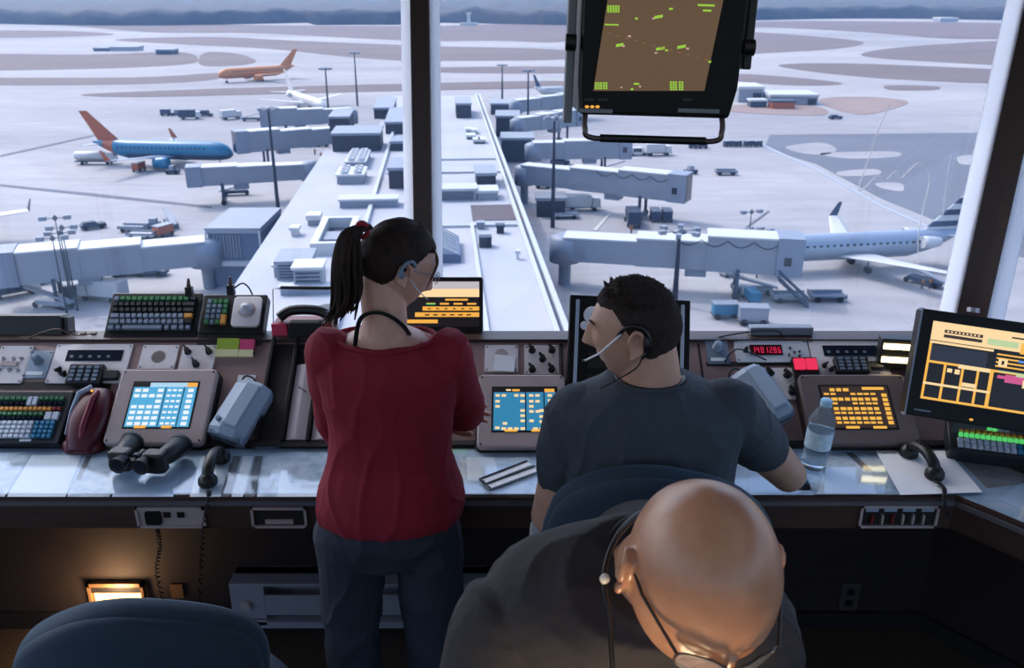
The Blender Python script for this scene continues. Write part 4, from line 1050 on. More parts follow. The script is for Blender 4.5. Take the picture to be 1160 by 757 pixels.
O('cable', MB().tube(crom(pc, 5, False), .003, 6), m_black, label='thin black cable arching behind the trackball box', category='cable')
# sticky notes
def notes(label, x0, y0, x1, y1, col, name='sticky_note_pad'):
    fr = Fr(AY((x0+x1)/2, y1, 2.80), math.radians(48)); l = fr.uv(x0, (y0+y1)/2)[0]; r = fr.uv(x1, (y0+y1)/2)[0]; t = fr.uv((x0+x1)/2, y0)[1]
    w = r-l
    rt = T(name, label, 'sticky notes', fr.M(0, t/2, 0))
    O('pad', MB().box(-w/2, w/2, -t/2, t/2, -.012, .006), col, rt)
    O('cream_edge', MB().box(-w/2-.001, w/2, -t/2-.008, -t/2+.3*t, -.012, .007), mat('cream_paper', (236, 228, 176), .7), rt)
notes('lime green sticky note pad beside the pink one', 245, 384, 270, 402, mat('lime_paper', (160, 184, 58), .7))
notes('pink sticky note pad beside the lime green one', 271, 385, 287, 402, mat('pink_paper', (214, 70, 116), .7))
# left key console
M, w, d = place(slope, -16, 444, 76, 503, .03)
M = M @ TR(0, 0, 0)
r_ = T('key_console', 'dark key console with white, blue and orange keys, bottom left of the panel', 'key console', M)
O('case', MB().rbox(w, d, .036, .006, e=.004), m_blk2, r_); O('name_strip', MB().box(.02*w, .16*w, -.47*d, -.43*d, .036, .037), m_paper, r_)
def keygrid(r_, w, d, z, rows):
    K = {}
    for (u0, u1, n, v0, v1, mt) in rows:
        for i in range(n):
            a = u0+(u1-u0)*i/n; b = u0+(u1-u0)*(i+1)/n
            K.setdefault(mt, MB()).box((a-.5)*w+.0012, (b-.5)*w-.0012, (v0-.5)*d+.0012, (v1-.5)*d-.0012, z, z+.009, tx=.0014, ty=.0014)
    mm = {'w': ('white_keys', mat('white_keycap', (198, 206, 218), .4)), 'b': ('blue_keys', mat('blue_keycap', (58, 134, 170), .4)), 'k': ('black_keys', m_win), 'g': ('green_keys', mat('green_legend_keycap', (0, 0, 0))), 'o': ('orange_keys', mat('orange_keycap', (0, 0, 0))), 'r': ('red_keys', m_red), 'G': ('lit_green_keys', e_grn)}
    for c_, q in K.items(): O(mm[c_][0], q, mm[c_][1], r_)
keygrid(r_, w, d, .036, [(.10, .46, 5, .80, .88, 'g'), (.10, .46, 5, .70, .78, 'k'), (.46, .60, 2, .70, .88, 'w'), (.60, .92, 5, .80, .88, 'g'), (.60, .92, 5, .70, .78, 'k'), (.10, .80, 12, .60, .68, 'o'), (.80, .92, 2, .60, .68, 'r'), (.08, .72, 10, .50, .58, 'g'), (.08, .72, 10, .42, .50, 'k'), (.74, .92, 2, .42, .58, 'w')] + [(.04, .64, 9, .08+j*.084, .16+j*.084, 'w') for j in range(4)] + [(.65, .90, 4, .08+j*.084, .16+j*.084, 'b') for j in range(4)])
# right key console
fr = Fr(G(1128, 512, .83), math.radians(22), math.radians(-16))
w, d = .29, .12
r_ = T('key_console', 'low key console with green, orange and white keys under the right monitor', 'key console', fr.M(0, 0.01, .02))
O('case', MB().rbox(w, d, .05, .006, TR(0, 0, -.03), e=.004), m_blk2, r_)
keygrid(r_, w, d, .02, [(.10, .50, 8, .80, .93, 'G'), (.5, .62, 2, .80, .93, 'w'), (.10, .80, 12, .64, .78, 'o'), (.82, .93, 2, .64, .78, 'r'), (.10, .75, 12, .49, .62, 'G'), (.76, .9, 2, .44, .62, 'w'), (.08, .66, 9, .28, .44, 'w'), (.08, .66, 9, .12, .26, 'w'), (.66, .92, 4, .28, .42, 'b'), (.66, .92, 4, .12, .26, 'b')])
# red phone holder
M, w, d = place(slope, 72, 438, 124, 508, .06)
r_ = T('red_handset_holder', 'dark red ridged emergency handset standing right of the key console', 'emergency phone', M @ RZ(-.04))
m_dred = mat('dark_red_plastic', (84, 14, 30), .38)
def hull(w, d, h, ti, n=20):
    out = []
    for t in [i/10 for i in range(11)]:
        y = -d/2 + d*t; k = math.sin(PI*min(1, max(0, .12+.80*t)))**.35
        out.append([V((w/2*k*(1-.12*abs(2*t-1))*math.copysign(abs(math.cos(a))**.5, math.cos(a)), y, max(0, h*k*(math.copysign(abs(math.sin(a))**.6, math.sin(a)))))) for a in [2*PI*j/n for j in range(n)]])
    return out
O('body', MB().loft(hull(w*.9, d*1.02, .075, 0)), m_dred, r_)
O('center_ridge', MB().tube([(0.004, -.40*d, .05), (.006, -.2*d, .075), (.008, .25*d, .078), (.008, .42*d, .06)], [.010, .009, .009, .008], 8), mat('red_ridge', (120, 30, 52), .3), r_)
O('side_trim', MB().tube([(-.40*w, -.25*d, .04), (-.42*w, .1*d, .05), (-.34*w, .38*d, .06), (-.1*w, .49*d, .06)], [.004, .006, .009, .010], 8), m_gplast, r_)
O('base_shoe', MB().loft(hull(w*.98, .30*d, .045, 0), TR(0, -.38*d, 0)), m_dred, r_)
O('indicator', MB().ell((.004, .36*d, .088), (.005, .005, .004)), e_org, r_)
O('paper_label', MB().box(-.02, .03, -.02, .03, 0, .002), m_paper, None, slope.M(*slope.uv(118, 494)), label='small folded white card behind the red handset', category='card')
# grey wedge holders
def wedge(label, x0, y0, x1, y1, rot, flip=1):
    M, w, d = place(slope, x0, y0, x1, y1, .05)
    r_ = T('strip_printer', label, 'strip printer', M @ RZ(rot), 'grey wedge printers on the console')
    w, d = .128, .205
    sec = [(-w/2, 0), (-w/2, .055), (-w*.12, .082), (w*.30, .082), (w/2, .05), (w/2, 0)]
    rings = [[V((x*k, y, z*q)) for x, z in sec] for y, k, q in ((-d/2, .94, .8), (-d*.42, 1, 1), (d*.40, 1, 1.0), (d/2, .86, .85))]
    O('body', MB().loft(rings, sm=False), m_gplast, r_, bevel=.004)
    O('lid', MB().box(-w*.10, w*.28, -d*.36, d*.42, .080, .090), mat('lighter_grey_lid', (172, 188, 204), .4), r_, bevel=.003)
    O('front_skirt', MB().box(-w*.44, w*.44, -d*.53, -d*.46, .004, .058), m_gplast2, r_, bevel=.003)
    O('slot', MB().box(-w*.30, w*.34, -d*.535, -d*.52, .030, .040), m_dark, r_)
    O('thumb_knob', MB().cyl((-w*.28, -d*.30, .066), (-w*.30, -d*.30, .082), .008, n=12), m_gplast2, r_)
    O('base_plate', MB().box(-w*.42, w*.42, -d*.45, d*.55, -.002, .006), m_blk2, r_)
    O('cable', MB().tube(crom([V((0, d*.5, .03)), V((-.02, d*.58, .05)), V((-.05, d*.56, .05)), V((-.06, d*.42, .02))], 5, False), .0035, 6), m_black, r_)
    return r_
wedge('pale grey wedge shaped strip printer turned left, left of the strip bay', 244, 430, 300, 500, -.36)
wedge('pale grey wedge shaped strip printer behind the seated man\'s arm', 826, 424, 900, 470, .45)
O('card', MB().box(-.03, .03, -.02, .02, 0, .002), m_paper, None, slope.M(*slope.uv(279, 431)), label='white card lying behind the left wedge printer', category='card')
# strip bay
def bay(label, x0, y0, x1, y1, n):
    M, w, d = place(slope, x0, y0, x1, y1, .02)
    r_ = T('strip_bay', label, 'strip bay', M, None)
    O('tray', MB().box(-w/2-.01, w/2+.01, -d/2-.008, d/2, 0, .008), m_dark, r_)
    for i in range(n+1):
        x = -w/2+i*w/n
        O('rail', MB().box(x-.006, x+.006, -d/2, d/2+.02, .008, .03), m_black, r_, bevel=.002)
    m_strip = mat('pale_strip', (204, 190, 192), .5, var=.04)
    for i in range(n):
        if i == 0: continue
        x = -w/2+(i+.5)*w/n; h = w/n/2-.010
        sp = MB(); L0 = -d/2+.008; L1 = d*.40-(.05 if i % 2 else .01)
        sp.add([(x-h, L0, .010), (x+h, L0, .010), (x+h, L1, .010), (x-h, L1, .010), (x-h, L0, .014), (x, L0, .022), (x+h, L0, .014), (x-h, L1, .014), (x, L1, .022), (x+h, L1, .014)], [(0, 3, 2, 1), (0, 1, 6, 5, 4), (3, 7, 8, 9, 2), (4, 5, 8, 7), (5, 6, 9, 8), (0, 4, 7, 3), (1, 2, 9, 6)])
        s_ = O('strip_holder', sp, m_strip, r_)
        O('marker', MB().box(-.018, .018, -.0015, .0015, .018, .022, TR(x, L0+(L1-L0)*(.55+.1*(i % 2)), 0) @ RZ(-.6)), m_dark, s_)
    O('front_lip', MB().box(-w/2-.012, w/2+.012, -d/2-.02, -d/2-.004, 0, .024), m_dark, r_); O('lip_strip', MB().box(-w/2+.0, -w/2+.075, -d/2-.022, -d/2-.018, .004, .018), m_gplast2, r_)
    return r_
bay('black railed strip bay holding pale flight strips, left of the woman', 300, 388, 440, 500, 5)
# red and black item + lamp bar
fr = Fr(AY(345, 382, 2.84), 0)
r_ = T('red_tray', 'red tray with a black telephone resting on the ledge by the woman', 'phone tray', fr.M(.0, .05, -.005))
O('tray', MB().box(-.115, .10, -.04, .045, 0, .05, tx=.005), m_red, r_, bevel=.004)
O('handset', MB().tube(crom([V((-.09, -.02, .065)), V((-.05, 0, .085)), V((.04, 0, .085)), V((.09, -.01, .065))], 4, False), .018, 10), m_black, r_)
O('phone_body', MB().box(-.06, .07, -.05, -.02, .0, .06, tx=.01), m_black, r_, bevel=.006); O('red_flap', MB().box(-.112, -.06, -.048, -.038, .01, .052), mat('pink_red_card', (200, 52, 86), .5), r_)
O('disc', MB().cyl((.075, .02, .07), (.075, .02, .088), .042, n=24), m_blk2, r_)
a, b, c, e = AY(310, 380, 2.93), AY(309, 328, 2.93), AY(318, 326, 2.93), AY(425, 327, 2.93)
r_ = T('strip_lamp', 'thin black lamp bar on wire legs crossing behind the woman', 'lamp')
O('leg', MB().tube([a, b, c], .0018, 6), m_steel, r_); O('bar', MB().tube([c, e], .0065, 8), m_black, r_); O('leg', MB().tube([e, AY(425, 380, 2.93)], .0018, 6), m_steel, r_)
# black box at left end
fr, w, d = upright(-26, 357, 72, 383, 2.90, math.radians(75))
r_ = T('speaker_box', 'long black rounded box on the ledge at the far left', 'speaker', fr.M(0, d/2, 0))
O('housing', MB().rbox(w, d, .07, .014, TR(0, 0, -.06), e=.006), m_black, r_); O('side_cap', MB().rbox(.02, d*.8, .05, .004, TR(w/2+.006, 0, -.055)), m_blk2, r_)
pc = [AY(x, y, 2.86) for x, y in ((30, 384), (50, 376), (66, 373), (78, 378), (90, 380), (104, 378))]
O('cable', MB().tube(crom(pc, 5, False), .0025, 6), mat('brown_cable', (0, 0, 0)), label='thin brown cable looping right of the long black box', category='cable')
for i, x in enumerate((95, 107)):
    p = AY(x, 381, 2.9); r_ = T('jack_plug', ['small brown jack plug on the ledge, left of two', 'small brown jack plug on the ledge, right of two'][i], 'plug', TR(p))
    O('plug_body', MB().box(-.01, .01, -.008, .008, -.003, .014, tx=.003), mat('brown_cable', (0, 0, 0)), r_); O('pin', MB().cyl((0, -.008, .006), (0, -.022, .006), .003, n=8), m_edge, r_)
# monitors
m_case = mat('monitor_case', (12, 12, 14), .55, spec=.3)
def monitor(label, fr, w, d, th, sr, draw, name='monitor', mats=None, case=None):
    r_ = T(name, label, 'monitor', fr.M(0, d/2, 0))
    O('case', MB().rbox(w, d, th, .008, TR(0, 0, -th), e=.0), case or m_case, r_)
    O('bezel', MB().rbox(w, d, .006, .008, TR(0, 0, 0), e=.004), case or m_case, r_)
    X0, X1, Y0, Y1 = (sr[0]-.5)*w, (sr[1]-.5)*w, (sr[2]-.5)*d, (sr[3]-.5)*d
    mb = MB()
    def R(u0, u1, v0, v1, m, z=0): quad(mb, X0+u0*(X1-X0), X0+u1*(X1-X0), Y1-v1*(Y1-Y0), Y1-v0*(Y1-Y0), .0066+z, m)
    draw(R)
    O('screen', mb, mats, r_)
    return r_
fr, w, d = upright(452, 314, 547, 386, 2.92, math.radians(72))
def dr(R):
    R(0, 1, 0, 1, 0); R(0, 1, .0, .16, 1, .0002); R(0, 1, .16, .34, 2, .0002)
    for i in range(4): R(.30+i*.18, .30+i*.18+.12, .47, .51, 3, .0004)
    R(.55, .85, .38, .42, 3, .0004); R(.25, 1, .55, .64, 3, .0002); R(.15, 1, .68, .78, 3, .0002); R(0, .45, .84, .92, 3, .0002); R(.3, .42, .48, .51, 4, .0006)
    for i in range(6): R(.32+i*.11, .36+i*.11, .585, .61, 0, .0006); R(.28+i*.11, .34+i*.11, .72, .75, 0, .0006)
monitor('black monitor with orange text rows standing right of the woman', fr, w, d, .05, (.06, .96, .22, .93), dr, mats=[e_dk, emit('screen_grey', (190, 186, 190), 1), e_cream, e_org, e_grn])
fr = Fr(AY(1106, 482, 2.44), math.radians(70), math.radians(-4), math.radians(-5.5)); w = .44
l = fr.uv(1022, 420)[0]
fr = Fr(fr.o, math.radians(70), math.radians(-9), math.radians(-5.5))
def dr(R):
    R(0, 1, 0, 1, 0); R(0, 1, 0, .24, 1, .0002); R(0, 1, .02, .07, 2, .0003)
    R(.10, .40, .09, .13, 3, .0004); R(.10, .40, .15, .19, 3, .0004); R(.44, .68, .12, .2, 7, .0004); R(.70, 1, .12, .26, 4, .0004); R(.62, .80, .06, .08, 3, .0005)
    for i in range(9): R(.12+i*.03, .135+i*.03, .1, .12, 2, .0006)
    R(.02, .46, .30, .50, 5, .0004); R(0, .5, .25, .28, 2, .0004)
    R(0, 1, .50, .53, 4, .0003); R(.25, .50, .50, .55, 2, .0004)
    R(.02, .13, .58, .76, 6, .0004)
    for a, b in ((.0, .02), (.14, .16), (.28, .30), (.40, .42), (.5, .53)): R(a, b, .5, 1, 4, .0003)
    R(0, .52, .78, .81, 2, .0004); R(0, 1, .97, 1, 4, .0004); R(.30, .41, .72, .77, 2, .0005); R(.17, .21, .57, .62, 2, .0005); R(.23, .27, .57, .63, 2, .0005)
    R(.53, 1, .29, .31, 4, .0004); R(.53, 1, .34, .36, 4, .0004); R(.53, 1, .39, .41, 4, .0004); R(.53, 1, .44, .46, 4, .0004)
    R(.55, .62, .35, .45, 2, .0005); R(.575, .595, .375, .425, 0, .0006); R(.70, .78, .34, .37, 8, .0006); R(.82, .90, .35, .37, 7, .0006)
    R(.56, .80, .50, .515, 7, .0006); R(.70, .78, .52, .55, 7, .0006); R(.56, .92, .56, .60, 9, .0005); R(.62, .84, .54, .64, 9, .0005); R(.76, .80, .58, .68, 2, .0007); R(.90, .94, .58, .64, 2, .0007)
    R(.97, 1, .28, 1, 2, .0004); R(0, .02, .25, 1, 4, .0003)
r_ = monitor('large black monitor with amber windows at the right edge', fr, .435, .335, .05, (.09, .955, .17, .90), dr, mats=[e_dk, e_cream, e_cream, e_bdk, e_amb, e_dkb, e_dk, emit('screen_sage', (190, 210, 160), 1), e_cb, e_mag])
O('power_led', MB().ell((-.02, -.152, .007), (.006, .004, .002)), e_org, r_); O('badge', MB().box(-.19, -.14, -.15, -.145, .006, .0065), m_gplast2, r_)
O('top_knob', MB().cyl((0-.06, .178, -.02), (-.06, .192, -.02), .018, n=16), m_edge, r_)
O('case_edge', MB().box(-.217, -.213, -.17, .17, -.03, .008), m_gplast2, r_)
O('stand', MB().box(-.05, .05, -.22, -.05, -.12, -.05), m_black, r_)
# bright warm lamp by the right mullion
r_ = T('console_lamp', 'small warm lamp with two glowing bars left of the right monitor', 'lamp', TR(AY(1021, 404, 2.74)) @ RZ(-.15))
O('housing', MB().box(-.07, .07, .0, .05, -.05, .06), m_black, r_, bevel=.004)
e_lamp = emit('warm_lamp_glow', (255, 232, 180), 7.0)
for z in (.036, -.012): O('lamp_bar', MB().box(-.062, .03, -.006, 0, z-.010, z+.008), e_lamp, r_)
# black rack behind the seated man
fr = Fr(AY(722, 452, 2.66), math.radians(58), 0, math.radians(-3)); w = .42
l = fr.uv(645, 360)[0]; rr_ = fr.uv(782, 360)[0]; t = fr.uv(715, 337)[1]
w = rr_-l; M = fr.M((l+rr_)/2, t/2-.05, 0)
d = t+.1
r_ = T('equipment_rack', 'tall black leaning rack with white rails behind the seated man', 'equipment rack', M)
O('cabinet', MB().box(-w/2, w/2, -d/2, d/2, -.05, 0), m_case, r_, bevel=.004)
for s in (-1, 1): O('rail', MB().box(s*w*.435-.006, s*w*.435+.006, -d*.47, d*.46, 0, .008), mat('brushed_rail', (176, 190, 208), .3, metal=.3), r_, bevel=.002)
for i, (px, py, rr2) in enumerate(((671, 357, .026), (662, 369, .013), (674, 374, .020), (768, 368, .006))):
    q = M.inverted() @ fr.hit(px, py, 0)
    g = O('glint_disc', MB().lathe([(rr2*1.15, 0), (rr2*1.12, .006), (rr2, .008), (.0005, .0085)], 28, TR(q.x, q.y, 0)), mat('white_glint', (232, 234, 240), .3), r_)  # white disc standing in for a round light reflection
for i in range(5): O('slot_panel', MB().box(-w*.33, w*.33, d*(.40-i*.17-.12), d*(.40-i*.17), 0, .004), m_black, r_)
q = M.inverted() @ fr.hit(666, 388, 0); O('indicator', MB().box(q.x-.01, q.x+.01, q.y-.005, q.y+.005, .004, .006), e_org, r_)
# small green screen unit
fr, w, d = upright(490, 470, 532, 500, 2.56, math.radians(60))
monitor('small black unit with a lime screen beside the woman\'s elbow', fr, w, d, .06, (.2, .9, .12, .92), lambda R: (R(0, 1, 0, 1, 0), R(.3, .5, .6, .8, 1, .0003)), name='indicator_unit', mats=[emit('lime_screen', (150, 214, 80), 1), e_org])
# papers etc. on/under the glass
def sheet(label, pts, z=.8012, m=None, name='paper_sheet', cat='paper', t=.0006):
    pp = [G(x, y, z) for x, y in pts]
    ar = sum(pp[i].x*pp[(i+1) % len(pp)].y-pp[(i+1) % len(pp)].x*pp[i].y for i in range(len(pp)))
    if ar < 0: pp = pp[::-1]
    return O(name, MB().prism([(p.x, p.y) for p in pp], z, z+t), m or m_paper, label=label, category=cat)
m_p2 = mat('pale_blue_paper', (196, 214, 234), .7); m_map = mat('printed_chart_paper', (226, 230, 234), .7, rgb2=(166, 184, 200), scale=26); m_dmat = mat('dark_desk_mat', (72, 76, 84), .6, var=.1)
sheet('grey printed chart under the glass at the far left corner', [(-60, 563), (-20, 516), (33, 516), (5, 563)], m=m_map)
sheet('large white sheet under the glass at far left', [(8, 563), (36, 516), (92, 516), (74, 563)])
sheet('pale sheet with a small grey note left of the binoculars', [(76, 563), (100, 519), (135, 519), (124, 563)], m=m_map)
sheet('white sheet under the glass below the binoculars', [(127, 563), (142, 519), (212, 519), (196, 563)], m=m_p2)
sheet('pale blue card beneath the left desk handset', [(215, 563), (228, 517), (262, 517), (250, 563)])
sheet('narrow white strip between dark mats right of the left handset', [(262, 563), (276, 517), (287, 517), (275, 563)])
sheet('wide printed chart under the glass left of the woman', [(291, 563), (300, 517), (372, 517), (372, 542), (372, 563)], m=m_map)
sheet('white card laid over the chart left of the woman', [(314, 563), (318, 533), (326, 533), (328, 548), (371, 546), (371, 563)], z=.8022)
sheet('printed form right of the woman under the glass', [(524, 560), (520, 516), (598, 516), (618, 560)], m=m_map)
sheet('white form beside the woman under the glass', [(530, 545), (528, 518), (560, 518), (566, 545)], z=.8022)
sheet('pale sheet under the glass beneath the bottle', [(850, 561), (848, 520), (905, 518), (922, 561)], m=m_p2)
sheet('large white form under the glass right of the bottle', [(925, 560), (936, 530), (985, 528), (993, 560)], z=.8022)
sheet('printed chart under the glass in front of the amber screen', [(900, 556), (905, 515), (1000, 515), (1012, 556)], m=m_map)
sheet('white sheet on the desk beneath the right handset', [(1020, 561), (992, 511), (1073, 511), (1113, 558)], z=.8085, t=.001)
sheet('brownish document under the glass right of the handset sheet', [(1118, 553), (1080, 515), (1150, 520), (1190, 545)], m=mat('tan_paper', (150, 142, 140), .6, var=.1))
sheet('pale blue sheet at the far right desk edge', [(1130, 566), (1168, 540), (1190, 556), (1190, 592)], m=m_p2)
for lb, ps in (('dark slanting gap strip on the desk left of the binoculars', [(86, 543), (98, 517), (104, 517), (91, 543)]), ('dark narrow mat strip between papers right of the left handset', [(250, 563), (264, 517), (273, 517), (260, 563)]), ('dark narrow mat strip left of the wide chart', [(277, 563), (289, 517), (298, 517), (289, 563)]), ('dark slanting strip on the desk before the amber screen', [(958, 513), (966, 513), (988, 533), (981, 534)])):
    sheet(lb, ps, z=.8024, m=m_dmat, name='desk_mat_strip', cat='mat')
# strip holders lying on the desk
for i, (a, b) in enumerate((((546, 547), (600, 526)), ((552, 553), (609, 532)))):
    p, q = G(*a, .81), G(*b, .81); ax = q-p; L_ = ax.length
    r_ = T('strip_holder', ['black edged strip holder on the desk, left one of two', 'black edged strip holder on the desk, right one of two'][i], 'strip holder', basis(p, ax.normalized(), V((0, 0, 1)).cross(ax.normalized()), V((0, 0, 1))))
    O('tray', MB().box(0, L_, -.012, .012, 0, .004), m_paper, r_); O('edge', MB().box(0, L_, .012, .016, 0, .008).box(0, .004, -.012, .012, 0, .008), m_black, r_)
# binoculars
p = G(157, 538, .808)
r_ = T('binoculars', 'black binoculars lying on the glass desktop with eyepieces toward the room', 'binoculars', TR(p) @ RZ(-.12) @ Matrix.Diagonal((1.22, .80, 1.2, 1)))
for s in (-1, 1):
    ob = MB().tube([(s*.066, .155, .034), (s*.066, .150, .034), (s*.058, .06, .036), (s*.052, .035, .038)], [.027, .029, .024, .020], 18)
    O('objective_barrel', ob, m_black, r_)
    O('objective_rim', MB().lathe([(.030, 0), (.031, .012), (.027, .013), (.025, .004)], 20, TR(s*.066, .148, .034) @ RX(-PI/2)), m_blk2, r_)
    O('prism_body', MB().rbox(.056, .06, .052, .016, TR(s*.045, .015, .012), e=.008, n=6), m_black, r_)
    ey = O('eyepiece', MB().tube([(s*.030, -.008, .044), (s*.030, -.030, .044), (s*.030, -.034, .044), (s*.030, -.055, .044)], [.017, .016, .020, .021], 16), m_black, r_)
    O('lens', MB().cyl((s*.030, -.0552, .044), (s*.030, -.0560, .044), .013, n=14), m_win, ey)
O('hinge', MB().tube([(0, -.03, .045), (0, .06, .045)], [.008, .008], 10).box(-.03, .03, -.01, 0, .040, .050).box(-.03, .03, .03, .04, .034, .044), m_black, r_)
O('focus_wheel', MB().cyl((0, .0, .047), (0, .016, .047), .012, n=16), m_blk2, r_)
# handsets
def handset(label, a, b, cord):
    p, q = G(*a, .81), G(*b, .81); ax = q-p; L_ = ax.length; xd = ax.normalized()
    r_ = T('telephone_handset', label, 'telephone handset', basis(p, xd, V((0, 0, 1)).cross(xd), V((0, 0, 1))))
    hp = crom([V((0, 0, .022)), V((.02, 0, .045)), V((L_*.5, 0, .058)), V((L_-.02, 0, .045)), V((L_, 0, .022))], 5, False)
    O('grip', MB().tube(hp, [.014]*3+[.015]*(len(hp)-6)+[.014]*3, 12, flat=1.2), m_black, r_)
    for x in (0, L_): O('cup', MB().lathe([(.026, .0), (.029, .006), (.028, .020), (.018, .034), (.0005, .038)], 20, TR(x, 0, 0)), m_black, r_)
    inv = r_.matrix_basis.inverted()
    cp = crom([inv @ c_ for c_ in cord], 24, False); pts = []
    for i, c_ in enumerate(cp):
        pts.append(c_ + V((.006*math.cos(i*1.6), .006*math.sin(i*1.6), 0)))
    O('coiled_cord', MB().tube(pts, .0022, 5), m_black, r_)
    return r_
handset('black telephone handset on the desk right of the binoculars', (236, 549), (251, 522), [G(236, 556, .82), V((G(233, 567, .81).x, 2.215, .80)), AY(230, 600, 2.2), AY(228, 640, 2.25), AY(226, 690, 2.35)])
handset('black telephone handset on a white sheet at the right', (1029, 516), (1058, 541), [G(1060, 546, .82), G(1066, 549, .815), G(1070, 556, .815), V((G(1072, 566, .81).x, 2.205, .80)), AY(1073, 585, 2.2)])
O('coiled_cord', MB().tube([c_+V((.006*math.cos(i*1.6), .006*math.sin(i*1.6), 0)) for i, c_ in enumerate(crom([AY(178, 600, 2.30), AY(181, 620, 2.32), AY(178, 650, 2.36), AY(188, 690, 2.45)], 30, False))], .0022, 5), m_black, label='black coiled cord hanging under the desk on the left', category='cord')
# fascia plates
def fplate(label, x0, x1, y0, y1, kind):
    a, b = AY((x0+x1)/2, y1, 2.229), AY((x0+x1)/2, y0, 2.229); l = AY(x0, (y0+y1)/2, 2.229).x; r = AY(x1, (y0+y1)/2, 2.229).x
    w = r-l; h = b.z-a.z
    r_ = T('jack_box', label, 'jack box', basis(V(((l+r)/2, 2.229, (a.z+b.z)/2)), V((1, 0, 0)), V((0, 0, 1)), V((0, -1, 0))))
    fm = MB(); t = .008
    fm.box(-w/2, w/2, h/2-t, h/2, 0, .008).box(-w/2, w/2, -h/2, -h/2+t, 0, .008).box(-w/2, -w/2+t, -h/2, h/2, 0, .008).box(w/2-t, w/2, -h/2, h/2, 0, .008)
    O('frame', fm, m_taupe, r_); O('backplate', MB().box(-w/2+t, w/2-t, -h/2+t, h/2-t, -.002, .002), m_dark if kind != 'a' else m_taupe, r_)
    if kind == 'a':
        O('jack_block', MB().rbox(.045, h*.6, .01, .004, TR(-w*.25, 0, .002)).box(-.02, .0, h*.0, h*.25, .002, .006).box(.02, .04, 0, h*.25, .002, .006), m_black, r_)
    elif kind == 'b':
        O('jack_strip', MB().box(-w*.25, w*.25, -h*.3, -h*.1, .002, .008), m_taupe, r_)
    else:
        for i in range(4): O('name_label', MB().box(-w*.44+i*w*.235, -w*.44+i*w*.235+w*.16, h*.26, h*.40, .008, .009), m_gplast, r_)
        for i in range(6): O('lever', MB().box(-w*.36+i*w*.13, -w*.335+i*w*.13, -h*.28, h*.12, .002, .014), [m_red, m_taupe][i not in (0, 2)], r_)
    return r_
fplate('grey jack panel with black sockets on the fascia below the binoculars', 155, 233, 574, 597, 'a')
fplate('small grey framed jack panel on the fascia left of the woman', 285, 348, 574, 597, 'b')
fplate('framed lever panel with blue labels on the right fascia', 973, 1062, 572, 597, 'c')
# under desk: heater, outlets, light
HX0, HX1 = AY(262, 686, 2.52).x, AY(560, 686, 2.52).x; HZ1 = AY(380, 662, 2.52).z; HZ0 = AY(380, 712, 2.52).z
r_ = T('baseboard_heater', 'long grey baseboard heater with a dial under the console', 'heater', TR(HX0, 2.52, HZ0))
W_ = HX1-HX0; H_ = HZ1-HZ0
m_heat = mat('heater_enamel', (150, 148, 156), .45)
O('back_panel', MB().box(0, W_, .06, .10, 0, H_), m_heat, r_); O('top_cover', MB().box(0, W_, .0, .1, H_-.012, H_), m_heat, r_, bevel=.003); O('deflector', MB().box(.12, W_, .0, .008, H_*.30, H_*.74), m_heat, r_, bevel=.002)
O('bottom_rail', MB().box(0, W_, .0, .06, 0, H_*.14), m_heat, r_); O('control_box', MB().box(0, .12, .0, .07, .01, H_-.012), m_heat, r_, bevel=.003)
O('dial', MB().cyl((.055, 0, H_*.55), (.055, -.018, H_*.55), .020, .017, n=20), m_taupe, r_)
O('seam', MB().box(.0, .12, -.001, 0, H_*.20, H_*.22), m_dark, r_)
def outlet(label, px, py):
    p = AY(px, py, 2.619); r_ = T('wall_outlet', label, 'outlet', basis(p, V((1, 0, 0)), V((0, 0, 1)), V((0, -1, 0))))
    O('cover_plate', MB().rbox(.07, .115, .005, .004, e=.002), mat('brown_outlet', (70, 62, 60), .5), r_)
    for s in (-1, 1): O('socket', MB().rbox(.03, .026, .003, .01, TR(0, s*.024, .005)), m_black, r_)
outlet('brown wall outlet under the right end of the console', 962, 676); outlet('brown wall outlet in shadow at lower right', 1148, 672)
p = AY(134, 671, 2.615)
r_ = T('recessed_step_light', 'low recessed light with a warm glow behind the front left chair', 'light', basis(p, V((1, 0, 0)), V((0, 0, 1)), V((0, -1, 0))))
m_gold = mat('brass_frame', (128, 96, 66), .4, metal=.3)
fm = MB(); fm.box(-.10, .10, .035, .05, 0, .02).box(-.10, .10, -.05, -.035, 0, .02).box(-.10, -.09, -.05, .05, 0, .02).box(.09, .10, -.05, .05, 0, .02); O('frame', fm, m_gold, r_)
O('hood', MB().box(-.09, .09, .005, .035, 0, .012), m_dark, r_); O('lens', MB().box(-.085, .085, -.035, .003, .001, .006), emit('step_light_glow', (255, 190, 105), 7.0), r_)
p = AY(201, 669, 2.617); O('switch_plate', MB().box(-.022, .022, -.03, .03, 0, .006), m_gold, T('switch_plate', 'small tan switch plate right of the glowing step light', 'switch', basis(p, V((1, 0, 0)), V((0, 0, 1)), V((0, -1, 0)))))
bpy.data.objects['switch_plate.001'].name = 'cover'
